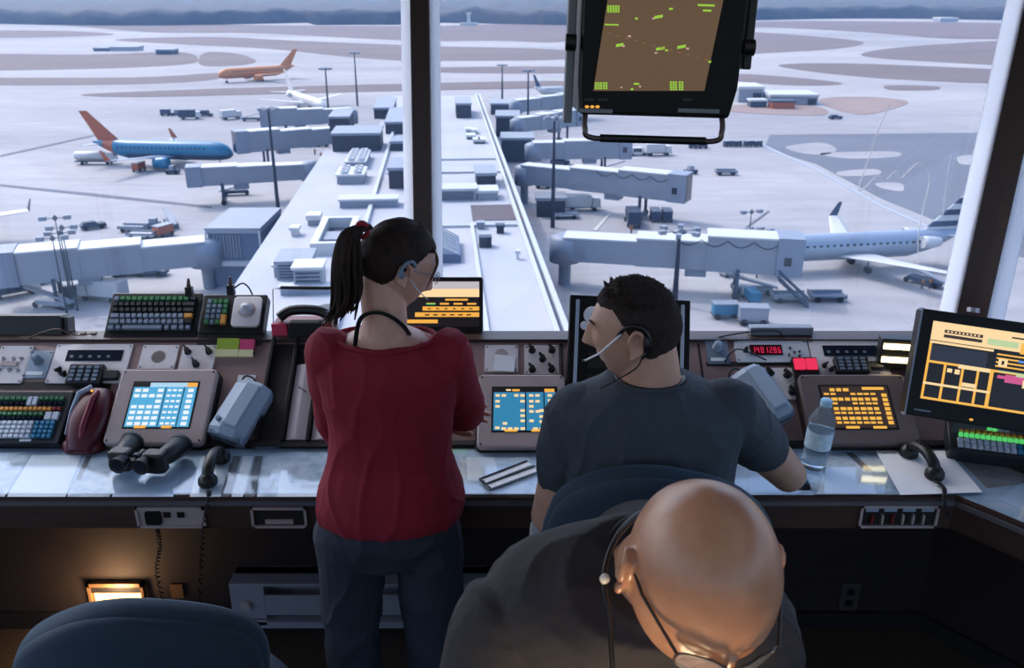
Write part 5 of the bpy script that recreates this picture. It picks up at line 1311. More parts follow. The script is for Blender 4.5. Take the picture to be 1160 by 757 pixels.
# cables along the right ledge
for i, ps in enumerate((((800, 388), (815, 382), (850, 376), (880, 375), (890, 383), (912, 384)), ((1028, 404), (1000, 396), (975, 388), (950, 384), (930, 383)), ((820, 412), (828, 400), (840, 396), (868, 408)))):
    z_ = 2.87 if i < 2 else 2.78
    pc = [AY(x, y, z_) for x, y in ps]
    O('cable', MB().tube(crom(pc, 6, False), .0028, 6), m_black, label=['thin black cable over the ledge above the clock panel', 'thin black cable over the right radio panel to the lamp', 'short black cable across the left end of the clock panel'][i], category='cable')
O('rail_box', MB().box(AY(846, 378, 2.93).x, AY(916, 378, 2.93).x, 2.885, 2.925, 1.046, 1.075), m_unit, label='low grey box on the ledge above the clock panel', category='box', bevel=.003)
# water bottle
p = G(921, 528, .808)
m_pet = bpy.data.materials.new('clear_plastic'); m_pet.use_nodes = True
b_ = m_pet.node_tree.nodes['Principled BSDF']; b_.inputs['Base Color'].default_value = (.75, .9, 1, 1); b_.inputs['Roughness'].default_value = .12; b_.inputs['Transmission Weight'].default_value = .85; b_.inputs['IOR'].default_value = 1.2
r_ = T('water_bottle', 'clear plastic water bottle with pale cap in front of the amber screen', 'bottle', TR(p) @ RY(.06) @ Matrix.Diagonal((1.2, 1.2, 1.02, 1)))
pr = [(.0005, .0), (.028, .0), (.032, .006)]
for i in range(10): pr += [(.032, .012+i*.012), (.0305, .018+i*.012)]
pr += [(.033, .135), (.033, .15), (.030, .165), (.020, .19), (.013, .203), (.0125, .213)]
O('bottle_shell', MB().lathe(pr, 26), m_pet, r_); O('cap', MB().lathe([(.0145, .205), (.0145, .222), (.013, .224), (.0005, .224)], 20), mat('pale_blue_cap', (150, 200, 226), .4), r_)
O('paper_label', MB().lathe([(.0333, .07), (.0333, .125)], 26), mat('bottle_label', (170, 205, 226), .5, rgb2=(214, 236, 246), scale=60), r_)
# ---- hanging radar monitor ----
base = AY(738, 132, 1.9)
fr = Fr(base, math.radians(90-4), 0, math.radians(-1.6))
w = fr.uv(836, 70)[0]-fr.uv(656, 70)[0]; d = .50
xc = (fr.uv(836, 70)[0]+fr.uv(656, 70)[0])/2
r_ = T('radar_display', 'black radar monitor hanging from the ceiling in a metal yoke', 'monitor', fr.M(xc, 0, 0))
wb = fr.uv(819, 131)[0]-fr.uv(650, 131)[0]
pl = [(-wb/2, 0), (wb/2, 0), (w/2+.005, .06), (w/2+.012, d), (-w/2, d), (-w/2+.002, .06)]
O('case', MB().prism(pl, -.28, 0), m_case, r_, bevel=.006)
O('front_bezel', MB().prism([(p[0]*.985, p[1]*.985+.004) for p in pl], 0, .012), m_case, r_, bevel=.004)
inv = r_.matrix_basis.inverted()
def lc(px, py): return inv @ fr.hit(px, py, .014)
sc4 = [lc(672, 103), lc(798, 103), lc(822, -12), lc(690, -12)]
mb = MB().add([(q.x, q.y, .0135) for q in sc4], [(0, 1, 2, 3)], None, 0)
def blob(px, py, w_, h_, m_, sk=.0):
    c = lc(px, py); ww = w_*.0019/2; hh = h_*.0019/2
    mb.add([(c.x-ww, c.y-hh-sk*ww, .0142), (c.x+ww, c.y-hh+sk*ww, .0142), (c.x+ww, c.y+hh+sk*ww, .0142), (c.x-ww, c.y+hh-sk*ww, .0142)], [(0, 1, 2, 3)], None, m_)
for (x, y, w2, h2, m_) in ((693, 28, 15, 1.5, 1), (800, 6, 18, 2, 1), (801, 12, 9, 2, 1), (746, 19, 9, 3, 1), (760, 10, 4, 2, 1), (721, 21, 3, 2, 1), (713, 41, 3, 2, 2), (740, 21, 2, 2, 2), (702, 51, 8, 3, 1), (706, 52, 3, 2, 2), (748, 55, 9, 3, 1), (755, 57, 3, 2, 1), (743, 60, 3, 1.5, 2), (772, 53, 9, 3, 1), (779, 55, 3, 2, 2), (804, 70, 3, 2, 1), (721, 95, 6, 2, 1), (725, 98, 2, 2, 2), (716, 101, 3, 2, 1), (704, 99, 2, 1.5, 2)):
    blob(x, y, w2, h2, m_, .2 if w2 > 6 and y > 15 and y != 28 else 0)
for (x, y, nx_, ny_) in ((689, 7, 5, 4), (675, 94, 3, 4), (684, 94, 2, 4), (760, 93, 3, 5), (770, 93, 2, 5)):
    for i in range(nx_):
        for j in range(ny_): blob(x+i*2.9, y+j*2.1, 2.2, 1.5, 1)
for i in range(12): blob(690+i*10, 38+i*2.7, 4, 1.2, 3)
O('screen', mb, [e_brown, e_yg, emit('radar_pink', (196, 160, 150), 1), emit('radar_trail', (128, 88, 66), 1)], r_)
for x0, x1 in ((654, 694), (768, 815)):
    a, b = lc(x0, 125), lc(x1, 125); O('label_strip', MB().box(a.x, b.x, a.y-.004, a.y+.004, .012, .0145), m_ltgrey, r_)
for x in (665, 671, 677): a = lc(x, 121); O('indicator', MB().ell((a.x, a.y, .0125), (.0045, .003, .002)), e_org, r_)
for x in (668, 683, 779): a = lc(x, 113); O('button', MB().rbox(.02, .005, .003, .001, TR(a.x, a.y, .011)), m_blk2, r_)
yk = T('monitor_yoke', 'metal yoke with lower grab bar carrying the hanging radar monitor', 'bracket', fr.M(xc, 0, 0)); inv = yk.matrix_basis.inverted()
L0 = inv @ fr.hit(644, 0, 0); L1 = inv @ fr.hit(644, 140, 0); R0 = inv @ fr.hit(838, 48, 0)
O('left_arm', MB().box(-w/2-.026, -w/2-.008, -.02, d+.45, -.06, -.02), m_ltgrey, yk, bevel=.003)
O('right_arm', MB().box(w/2+.016, w/2+.034, .10, d+.45, -.06, -.02), m_black, yk, bevel=.003)
O('cross_bar', MB().box(-w/2-.026, w/2+.034, d+.42, d+.45, -.06, -.02), m_black, yk)
B0, B1 = inv @ fr.hit(660, 156, .0), inv @ fr.hit(818, 156, 0)
path = crom([V((-wb/2+.012, .0, -.01)), V((-wb/2+.012, B0.y+.02, 0)), V((-wb/2+.03, B0.y, 0)), V((0, B0.y, 0)), V((wb/2-.03, B0.y, 0)), V((wb/2-.012, B0.y+.02, 0)), V((wb/2-.012, .0, -.01))], 6, False)
hb = O('grab_bar', MB().tube(path, .006, 10), mat('bronze_tube', (96, 84, 84), .3, metal=.6), yk)
O('grip_sleeve', MB().cyl((-wb/2+.045, B0.y, 0), (wb/2-.045, B0.y, 0), .0085, n=14), m_black, hb)
k0 = inv @ fr.hit(647, 48, 0)
for s in (-1, 1): O('clamp_knob', MB().cyl((s*(w/2+.008), k0.y, .0), (s*(w/2+.030), k0.y, .0), .017, n=14), m_black, yk)
ct = yk.matrix_basis @ V((0, d+.45, -.04))
O('ceiling_post', MB().cyl(inv @ ct, inv @ V((ct.x, ct.y, TOP)), .03, n=16), m_black, yk)
# ================= chairs =================
m_fab = mat('blue_chair_fabric', (20, 38, 58), .8, var=.08, scale=60, bump=.15, bscale=500)
m_fab.node_tree.nodes['Principled BSDF'].inputs['Sheen Weight'].default_value = .22
m_fab.node_tree.nodes['Principled BSDF'].inputs['Sheen Tint'].default_value = (.45, .75, 1, 1)
def chair(label, loc, yaw, seat=.50, back_top=1.04, w=.5, roll=0.0, arms=False, ex=2.7):
    r_ = T('office_chair', label, 'chair', TR(V((loc[0], loc[1], 0))) @ RZ(yaw), 'blue office chairs')
    # local: facing +Y, back at -Y
    bh = back_top-(seat+.08); zc = seat+.08+bh/2
    def pad(w, h, th, n=44, ex=ex):
        out = []
        for t in (-1.12, -1.1, -.98, -.82, -.5, 0, .5, .82, .98, 1.1, 1.12):
            k = (1-abs(t)**3*.10) if abs(t) < .9 else {.98: .82, 1.1: .50, 1.12: .12}[abs(t)]
            ring = []
            for j in range(n):
                a = 2*PI*j/n; c_, s_ = math.cos(a), math.sin(a)
                x = w/2*k*math.copysign(abs(c_)**(2/ex), c_); z = h/2*k*math.copysign(abs(s_)**(2/ex), s_)
                x *= 1-.34*max(0, z/(h/2))**2.2
                ring.append((x, z, t*th/2))
            out.append(ring)
        return out
    rg = [[V((x, y + 1.1*x*x, z)) for x, z, y in ring] for ring in pad(w, bh, .085)]
    Mb = TR(0, -.22, zc) @ RX(math.radians(6)) @ RY(roll)
    O('backrest', MB().loft(rg[::-1], Mb), m_fab, r_)
    rg = [[V((x, y + 1.1*x*x - .03, z)) for x, z, y in ring] for ring in pad(w*.985, bh*.985, .05)]
    O('back_shell', MB().loft(rg[::-1], Mb), m_fab, r_)
    rg = [[V((x, z, y)) for x, z, y in ring] for ring in pad(w*1.0, .46, .09)]
    O('seat', MB().loft(rg, TR(0, .04, seat)), m_fab, r_)
    O('back_stem', MB().tube([(0, -.0, seat-.06), (0, -.22, seat-.05), (0, -.27, seat+.1), (0, -.275, zc)], [.02, .022, .022, .02], 10, flat=1.5), m_black, r_)
    O('gas_column', MB().tube([(0, 0, .09), (0, 0, .3), (0, 0, .3), (0, 0, seat-.05)], [.03, .03, .018, .018], 14), m_black, r_)
    for k in range(5):
        a = 2*PI*k/5+.3; e_ = V((.30*math.cos(a), .30*math.sin(a), .07))
        g = O('base_leg', MB().tube([(0, 0, .11), e_], [.03, .018], 10), m_black, r_)
        O('caster', MB().cyl(e_+V((0, 0, -.04))+V((-math.sin(a), math.cos(a), 0))*.018, e_+V((0, 0, -.04))-V((-math.sin(a), math.cos(a), 0))*.018, .03, n=14), m_black, g)
    for s in (-1, 1):
        O('armrest', MB().tube([(s*.22, 0, seat-.04), (s*.28, 0, seat), (s*.28, -.02, seat+.2)], .014, 8).rbox(.06, .24, .03, .02, TR(s*.28, .0, seat+.2), e=.008), m_black, r_) if arms else None
    return r_
# unseen uplights added to brighten the room softly by way of the ceiling
for i, (x, y) in enumerate(((-1.6, .2), (1.0, .2), (-1.6, -2.0), (1.0, -2.0))):
    area('fill_uplight_%d' % i, (x, y, 2.35), (x, y, 3.05), .8, 44, (1, .97, .95))
p = AY(134, 671, 2.615)
area('step_light_lamp', (p.x, p.y-.10, p.z+.02), (p.x, p.y+.05, p.z+.16), .08, 1.3, (1, .62, .32))
area('step_light_floor', (p.x-.02, p.y-.10, p.z), (p.x-.25, p.y-.15, 0), .06, 1.2, (1, .66, .36))
# haze over the airfield
hz = bpy.data.materials.new('airfield_haze'); hz.use_nodes = True
_n = hz.node_tree; _n.nodes.clear(); _o = _n.nodes.new('ShaderNodeOutputMaterial'); _v = _n.nodes.new('ShaderNodeVolumeScatter')
_v.inputs['Color'].default_value = (.30, .54, 1, 1); _v.inputs['Density'].default_value = .00022; _v.inputs['Anisotropy'].default_value = .2
_n.links.new(_v.outputs[0], _o.inputs['Volume'])
O('haze', MB().box(-2400, 2400, 12, 5000, GZ-.5, GZ+130), hz, kind='stuff', label='thin blue haze lying over the whole airfield', category='haze')
# ================= people =================
def sup(c, k=.85): return math.copysign(abs(c)**k, c)
def ring(c, x, y, a, b, n=28, k=.9, bf=None):
    c, x, y = V(c), V(x).normalized(), V(y).normalized(); out = []
    for j in range(n):
        t = 2*PI*j/n; cy = sup(math.sin(t), k)
        out.append(c + x*(a*sup(math.cos(t), k)) + y*((bf if (bf is not None and cy > 0) else b)*cy))
    return out
def smooth_rings(specs, sub=4):
    """Catmull-Rom through ring specs (c, x, y, a, b)"""
    out = []
    def cr(a, b, c, d, t): return .5*((2*b)+(c-a)*t+(2*a-5*b+4*c-d)*t*t+(3*b-a-3*c+d)*t**3)
    n = len(specs)
    for i in range(n-1):
        s = [specs[max(i-1, 0)], specs[i], specs[i+1], specs[min(i+2, n-1)]]
        for j in range(sub):
            t = j/sub
            out.append(ring(cr(*[V(q[0]) for q in s], t), cr(*[V(q[1]) for q in s], t), cr(*[V(q[2]) for q in s], t), cr(*[q[3] for q in s], t), cr(*[q[4] for q in s], t)))
    q = specs[-1]; out.append(ring(*q[:5])); return out
def remesh(mb, name, voxel, mats, parent=None, smooth=4, disp=None, lap=None):
    me = mesh_of(mb, name); o = bpy.data.objects.new(name, me); C.objects.link(o)
    r = o.modifiers.new('r', 'REMESH'); r.mode = 'VOXEL'; r.voxel_size = voxel
    s = o.modifiers.new('s', 'SMOOTH'); s.factor = .5; s.iterations = smooth
    dg = bpy.context.evaluated_depsgraph_get(); nm = bpy.data.meshes.new_from_object(o.evaluated_get(dg))
    o.modifiers.clear(); o.data = nm; bpy.data.meshes.remove(me)
    nm.name = name
    if disp:
        nor = [v.normal.copy() for v in nm.vertices]
        for v, n in zip(nm.vertices, nor): v.co += n*disp(v.co, n)
    for p in nm.polygons: p.use_smooth = True
    nm.materials.clear()
    for m in (mats if isinstance(mats, (list, tuple)) else [mats]): nm.materials.append(m)
    if parent is not None: o.parent = parent
    return o
def limb(mb, pts, rad, n=20, sub=5):
    """tapered limb through pts with smoothly interpolated radii"""
    P = []; Rr = []
    k = len(pts)
    for i in range(k-1):
        a, b, c, d = [V(pts[q]) for q in (max(i-1, 0), i, i+1, min(i+2, k-1))]
        ra, rb, rc, rd = [rad[q] for q in (max(i-1, 0), i, i+1, min(i+2, k-1))]
        for j in range(sub):
            t = j/sub
            P.append(b.lerp(c, t)*.7 + .3*(.5*((2*b)+(c-a)*t+(2*a-5*b+4*c-d)*t*t+(3*b-a-3*c+d)*t**3)))
            Rr.append(rb+(rc-rb)*(t*t*(3-2*t)))
    P.append(V(pts[-1])); Rr.append(rad[-1])
    mb.tube(P, Rr, n); mb.ell(P[0], (Rr[0],)*3, 14, 8); mb.ell(P[-1], (Rr[-1],)*3, 14, 8)
def gs(x, s): return math.exp(-(x/s)**2)
def head_surface(M, s=1.0, male=True, nose=1.0, jaw=1.0, n1=120, n2=90, broad=1.0):
    mb = MB(); rings = []
    for i in range(n2+1):
        ph = -PI/2+.03+(PI-.06)*i/n2; cz = math.sin(ph); cr_ = math.cos(ph); row = []
        for j in range(n1):
            th = 2*PI*j/n1; dx, dy = cr_*math.cos(th), cr_*math.sin(th)
            x, y, z = .077*broad*dx, .098*dy, .118*cz
            t = max(0, -cz)
            wf = 1-(.34 if male else .42)*t**1.7/jaw; x *= wf
            if dy > 0: y *= 1-.10*t + .04*gs(cz-.3, .3)
            else: y *= 1-.55*t**1.3; 
            y += .012*t*t                                   # jaw forward
            if dy < 0: y -= .006*gs(cz-.25, .35)*(-dy)
            x *= 1+.03*gs(cz-.35, .3)
            fr = max(0, dy)**.8
            if fr > 0:
                X, Z = x, z; d = 0
                d -= .010*gs(abs(X)-.045, .03)*gs(Z-.0, .05)*0
                for sgn in (-1, 1):
                    d += .0055*gs(X-sgn*.028, .020)*gs(Z-.024, .009)*(1 if male else .5)
                    d -= .011*gs(X-sgn*.031, .015)*gs(Z-.006, .011)
                    d += .0065*gs(X-sgn*.031, .010)*gs(Z-.004, .0075)
                    d += .005*gs(X-sgn*.046, .018)*gs(Z+.020, .016)
                    d += .009*nose*gs(X-sgn*.011, .0065)*gs(Z+.034, .008)
                    d -= .004*gs(X-sgn*.030, .014)*gs(Z+.058, .018)
                nz = min(1, max(0, (.018-Z)/.048)) if Z > -.034 else max(0, 1-(-.034-Z)/.008)
                d += nose*(.007+.021*nz**1.3)*(nz > 0)*gs(X, .0085+.004*nz)*(1 if Z < .018 else gs(Z-.018, .01))
                d += .0065*gs(X, .022)*gs(Z+.0565, .0055) + .006*gs(X, .019)*gs(Z+.0695, .006) - .0045*gs(X, .024)*gs(Z+.063, .0028)
                d -= .004*gs(X, .02)*gs(Z+.080, .006)
                d += .009*gs(X, .020)*gs(Z+.100, .014)
                y += d*fr
            row.append(M @ V((x*s, y*s, z*s)))
        rings.append(row)
    mb.loft(rings)
    return mb
def ear(mb, M, side, s=1.0):
    """helix rim, lobe and concha"""
    R = M @ TR(V((side*.0775*s, -.004*s, -.004*s))) @ RZ(side*-.38)
    pts = []
    for k in range(15):
        a = math.radians(-115 + 290*k/14)
        e = 1.0 if math.sin(a) > 0 else .85
        pts.append(V((side*(.011+.004*math.sin(a)), -(.0165*math.cos(a))*1.0-.004, .031*math.sin(a)*e)))
    mb.tube([R @ (p*s) for p in pts], [.0046*s]*15, 8)
    rr = []
    for q, x in ((1.0, .001), (1.0, .007), (.86, .0095), (.55, .006), (.2, .004)):
        rr.append([R @ (V((side*x, (-.004-.0155*q*math.cos(t)), .029*q*math.sin(t)))*s) for t in [2*PI*j/20 for j in range(20)]])
    mb.loft(rr)
    mb.ell(R @ (V((side*.008, .004, -.026))*s), (.006*s, .007*s, .008*s), 10, 8)
def hand(mb, w, d, n, side, curl=.5, s=1.0, spread=.10):
    """w wrist, d pointing direction, n palm normal, side +1/-1 thumb side"""
    d = V(d).normalized(); n = V(n); n = (n-d*n.dot(d)).normalized(); x = d.cross(n)*side
    w = V(w)
    rr = []
    for t, a, b in ((-.01, .026, .020), (.02, .034, .018), (.05, .041, .016), (.085, .042, .014), (.095, .038, .010)):
        rr.append(ring(w+d*t*s, x, n, a*s, b*s, 16, .8))
    mb.loft(rr)
    for f, (off, L, r) in enumerate(((.030, .070, .0085), (.010, .080, .009), (-.011, .074, .0085), (-.031, .058, .0078))):
        p = w + d*.082*s + x*off*s; pts = [p-d*.01]; a = 0
        dd = (d + x*spread*(off/.03)).normalized()
        for k, q in enumerate((.45, .30, .25)):
            a += curl*(.7 if k == 0 else 1)
            p = p + (dd*math.cos(a)+n*math.sin(a))*L*q*s; pts.append(p.copy())
        mb.tube(pts, [r*s, r*s, r*.92*s, r*.75*s], 10); mb.ell(pts[-1], (r*.75*s,)*3, 10, 6)
    p = w + d*.025*s + x*.030*s; q = p + (d*.6+x*.75+n*.25).normalized()*.038*s; r_ = q + (d*.9+x*.3+n*.35).normalized()*.032*s; e = r_ + (d*.95+n*.35).normalized()*.022*s
    mb.tube([p-x*.015*s, p, q, r_, e], [.014*s, .014*s, .0115*s, .010*s, .008*s], 10); mb.ell(e, (.008*s,)*3, 10, 6)
def cloth(seed, amp=.0035, f=14, ax=V((1, 1, .45)), fine=.0008):
    def g(p, n):
        q = V((p.x*ax.x, p.y*ax.y, p.z*ax.z))*f + V((seed*7.1, seed*3.3, seed))
        r = 1-abs(noise.noise(q))*2
        return amp*(r**3-.35) + amp*.6*noise.noise(q*.45) + fine*noise.noise(p*90)
    return g
def skin(name, c1, c2, rough=.45):
    m = mat(name, c1, rough, rgb2=c2, scale=28, sss=.12, bump=.06, bscale=260)
    return m
m_sk1 = skin('woman_skin', (196, 148, 130), (206, 160, 142)); m_sk2 = skin('seated_man_skin', (196, 150, 128), (206, 162, 140)); m_sk3 = skin('near_man_skin', (186, 132, 102), (200, 148, 118), .30)
# ---------- woman in red ----------
wm = T('person', 'standing woman in a red sweater seen from behind, ponytail, arms folded, head turned right', 'person')
Yw = 2.0
def W(px, py, y=Yw): return AY(px, py, y)
X1, Y1_ = V((1, 0, 0)), V((0, 1, 0)); Zt = V((0, 0, 1))
ck = W(438, 372); chest = W(443, 440)
hipz = W(443, 590).z
body = MB()
neck = W(432, 368, 1.99); hc = W(449, 302, 2.03)
HM = TR(hc) @ RZ(math.radians(-62)) @ RX(math.radians(-24))
head = head_surface(HM, .93, male=False)
body.v = []; body.add(head.v, head.f, None, 0, True)
for s in (1, -1): ear(body, HM, s, .93)
limb(body, [W(434, 385, 1.985), W(436, 362, 1.99), HM @ V((0, -.025, -.04))], [.060, .054, .055])
def torso_w(g, top=True):
    Z = lambda py: W(443, py).z
    sp = [(W(443, 612), X1, Y1_, .150+g, .105+g), (W(443, 590), X1, Y1_, .176+g, .118+g), (W(443, 560), X1, Y1_, .172+g, .115+g), (W(442, 520), X1, Y1_, .152+g, .100+g), (W(442, 480), X1, Y1_, .146+g, .096+g), (W(442, 440), X1, Y1_, .160+g, .100+g), (W(441, 412), X1, Y1_, .175+g, .098+g), (W(439, 394), X1, Y1_, .150+g, .080+g), (W(437, 381), X1, Y1_, .100+g, .066+g*.7), (W(436, 374), X1, Y1_, .062+g, .055+g*.5)]
    return smooth_rings(sp)
body.loft(torso_w(0))
shL, shR = W(374, 399, 1.99), W(508, 402, 1.99)
elL, elR = W(384, 485, 2.12), W(526, 468, 2.13)
wrL, wrR = V((-.22, 2.20, 1.09)), V((-.36, 2.22, 1.13))
for sh, e_, w_ in ((shL, elL, wrL), (shR, elR, wrR)):
    limb(body, [sh, sh.lerp(e_, .5), e_, e_.lerp(w_, .4), w_], [.050, .043, .038, .037, .025])
hand(body, wrL, (1, .05, .12), (0, -1, -.1), 1, .25); hand(body, wrR, (-1, .0, .1), (0, -1, -.2), -1, .25)
FL, FR = V((-.44, 1.99, .06)), V((-.19, 1.99, .06))
hpL, hpR = W(398, 600), W(484, 600)
knL, knR = V((W(400, 740, 2.0).x, 2.0, .46)), V((W(490, 740).x, 2.02, .46))
for hp, kn, ft in ((hpL, knL, V((-.42, 1.98, .09))), (hpR, knR, V((-.20, 1.99, .09)))):
    limb(body, [hp, hp.lerp(kn, .5), kn, kn.lerp(ft, .4), ft], [.085, .070, .052, .050, .036])
    body.loft([ring(ft+V((0, t, -.045+dz)), X1, Zt, a, b, 16) for t, a, b, dz in ((-.06, .022, .025, 0), (-.03, .034, .04, .01), (.05, .040, .034, 0), (.12, .044, .024, -.01), (.17, .030, .016, -.015))])
remesh(body, 'body', .0036, m_sk1, wm)
sw = MB(); sw.loft([r for r in torso_w(.012) if True][6:-5])
sw.loft([ring(W(443, 579), X1, Y1_, .193, .142), ring(W(443, 566), X1, Y1_, .196, .144), ring(W(443, 545), X1, Y1_, .184, .132), ring(W(443, 520), X1, Y1_, .166, .114)])
for sh, e_, w_ in ((shL, elL, wrL), (shR, elR, wrR)):
    limb(sw, [sh+V((0, 0, .0)), sh.lerp(e_, .5), e_, e_.lerp(w_, .4), e_.lerp(w_, .8)], [.064, .060, .054, .050, .042])
m_red_sw = mat('red_knit', (132, 14, 40), .85, var=.08, scale=30, bump=.25, bscale=700)
remesh(sw, 'sweater', .0045, m_red_sw, wm, 5, cloth(1, .006, 11))
tr = MB(); tr.loft(smooth_rings([(W(443, 628), X1, Y1_, .13, .09), (W(443, 606), X1, Y1_, .175, .115), (W(443, 590), X1, Y1_, .186, .128), (W(443, 566), X1, Y1_, .182, .124), (W(443, 545), X1, Y1_, .168, .115)]))
for hp, kn, ft in ((hpL, knL, V((-.42, 1.98, .09))), (hpR, knR, V((-.20, 1.99, .09)))):
    limb(tr, [hp, hp.lerp(kn, .4), kn, kn.lerp(ft, .5), ft+V((0, 0, .02))], [.096, .090, .078, .074, .072])
m_trs = mat('charcoal_trousers', (44, 50, 62), .85, var=.1, bump=.15, bscale=500)
remesh(tr, 'trousers', .005, m_trs, wm, 5, cloth(2, .007, 9, V((1, 1, .7))))
for ft in (V((-.42, 1.98, .09)), V((-.20, 1.99, .09))):
    sh_ = MB().loft([ring(ft+V((0, t, -.040+dz)), X1, Zt, a, b, 16) for t, a, b, dz in ((-.075, .024, .04, 0), (-.03, .040, .048, .0), (.05, .046, .040, 0), (.12, .050, .028, -.012), (.185, .032, .018, -.020))])
    O('shoe', sh_, m_black, wm)
# hair
m_hair = mat('dark_brown_hair', (52, 34, 28), .7, spec=.25, rgb2=(24, 16, 15), scale=60, bump=.5, bscale=260, stretch=(1, 1, .15))
hr = MB(); rings = []
HI = HM
def hairpt(dx, dy, dz, k=1.0, front=.56):
    return HI @ V((dx*.083*k, dy*.108*k-.004, dz*.124*k+.002))
cap = MB(); rr = []
for i in range(40):
    ph = -.80+(PI/2-.02+.80)*i/39; row = []
    for j in range(72):
        th = 2*PI*j/72; dx, dy, dz = math.cos(ph)*math.cos(th), math.cos(ph)*math.sin(th), math.sin(ph)
        lim = .0
        fl = .50 if dy > .50 else (.50-(.50-dy)*.95 if dy > -.1 else (-.07-(-.1-dy)*1.0 if dy > -.5 else -.47))
        k = .85+.15*max(0, min(1, (dz-fl)/.16+.3))
        gr = .0010*math.sin(th*34+ph*5)+.0012*noise.noise(V((dx*9, dy*9, dz*3)))
        bk = (1-.55*max(0, -dz)**1.3) if dy < 0 else 1; p = V((dx*(.083*k+gr)*(1-.36*max(0, -dz)**1.7), dy*(.107*k+gr)*bk-.003, dz*(.123*k+gr)+.002))*.95
        row.append(HM @ p)
    rr.append(row)
cap.loft(rr)
hh = O('hair', cap, m_hair, wm)
tie = W(408, 261, 1.97)
for k in range(46):
    a = random.uniform(0, 2*PI); q = random.random()**.5
    o1 = V((math.cos(a)*.020*q, math.sin(a)*.020*q, 0)); wv = 1+random.random()*.5
    P_ = [tie+o1*.6+V((.012, .01, .005)), tie+o1*1.0+V((-.020, -.02, -.005)), W(392, 300, 1.94)+o1*1.6, W(392+random.uniform(-3, 3), 335, 1.935)+o1*1.5, W(383+random.uniform(-8, 8), 352+random.uniform(0, 14), 1.93)+o1*1.1*wv]
    cap_ = crom(P_, 4, False); L_ = len(cap_)
    if k == 0: pt = MB()
    pt.tube(cap_, [.0065*(1-.75*(i/(L_-1))**3) for i in range(L_)], 6)
O('ponytail', pt, m_hair, hh)
O('scrunchie', MB().add(*(lambda m: (m.v, m.f))(MB().loft([[tie+V((.004, .004, 0))+V(((.016+.007*math.cos(b))*math.cos(a)*.8, .010*math.sin(b), (.016+.007*math.cos(b))*math.sin(a))) for b in [2*PI*j/8 for j in range(8)]] for a in [2*PI*i/20 for i in range(20)]], caps=False, closed=True)), None, 0, True), mat('red_scrunchie', (150, 24, 44), .7, bump=.5, bscale=200), hh)
# fringe strands and front lock
fg = MB()
for k in range(20):
    a = random.uniform(-.06, .075)
    HF = HM @ Matrix.Scale(.93, 4); st = HF @ V((a*.7, .080-abs(a)*.3, .080)); 
    P_ = [st, HF @ V((a*.95, .097-abs(a)*.35, .055)), HF @ V((a*1.05+.004, .101-abs(a)*.45, .022)), HF @ V((a*1.12, .097-abs(a)*.5, -.008-random.random()*.02))]
    fg.tube(crom(P_, 4, False), [.0020]*8+[.0018, .0014, .0010, .0006, .0004], 5)
O('fringe', fg, mat('lighter_brown_hair', (92, 64, 50), .5, bump=.3), hh)
# headset, glasses, lanyard of the woman
m_hs = mat('headset_grey', (110, 130, 150), .3)
hs_ = MB(); e0 = HM @ V((.080, -.004, .020))
hs_.tube(crom([HM @ V((.083, .008, .024)), HM @ V((.086, -.008, .034)), HM @ V((.088, -.024, .020)), HM @ V((.088, -.026, -.008))], 5, False), .0045, 8)
hs_.ell(HM @ V((.086, -.020, -.002)), (.006, .006, .011))
O('earpiece', hs_, m_hs, wm); 
O('microphone_boom', MB().tube(crom([HM @ V((.084, .004, -.006)), HM @ V((.078, .04, -.030)), HM @ V((.050, .085, -.048))], 6, False), .0012, 6), mat('clear_boom', (210, 214, 220), .2), wm)
O('earring', MB().ell(HM @ V((.080, .0, -.032)), (.002, .002, .002), 8, 6), m_ltgrey, wm)
gl = MB(); gl.tube([HM @ V((.078, .0, .014)), HM @ V((.066, .082, .016))], .0012, 6)
for s in (-1, 1): gl.tube([HM @ V((s*.031+.020*math.cos(a), .098-.3*abs(s*.031+.020*math.cos(a))+.01, .006+.014*math.sin(a))) for a in [2*PI*k/16 for k in range(17)]], .0011, 6)
O('eyeglasses', gl, m_edge, wm)
ly = MB(); lp = crom([W(402, 392, 1.94), W(408, 362, 1.925), W(425, 354, 1.920), W(445, 360, 1.930), W(462, 376, 1.96), W(468, 396, 2.05)], 6, False)
ly.tube(lp, .0055, 8, flat=.35); O('lanyard', ly, m_black, wm)
ly = MB(); c_ = W(436, 376, 1.985)
cl_ = []
for k in range(28):
    a = 2*PI*k/28; cl_.append(W(437, 388, 1.99)+V((.122*math.cos(a), .076*math.sin(a), .004+.004*math.sin(a)+.012*abs(math.cos(a)))))
ly.tube(cl_+[cl_[0]], .0055, 8); O('neckline', ly, m_red_sw, wm)
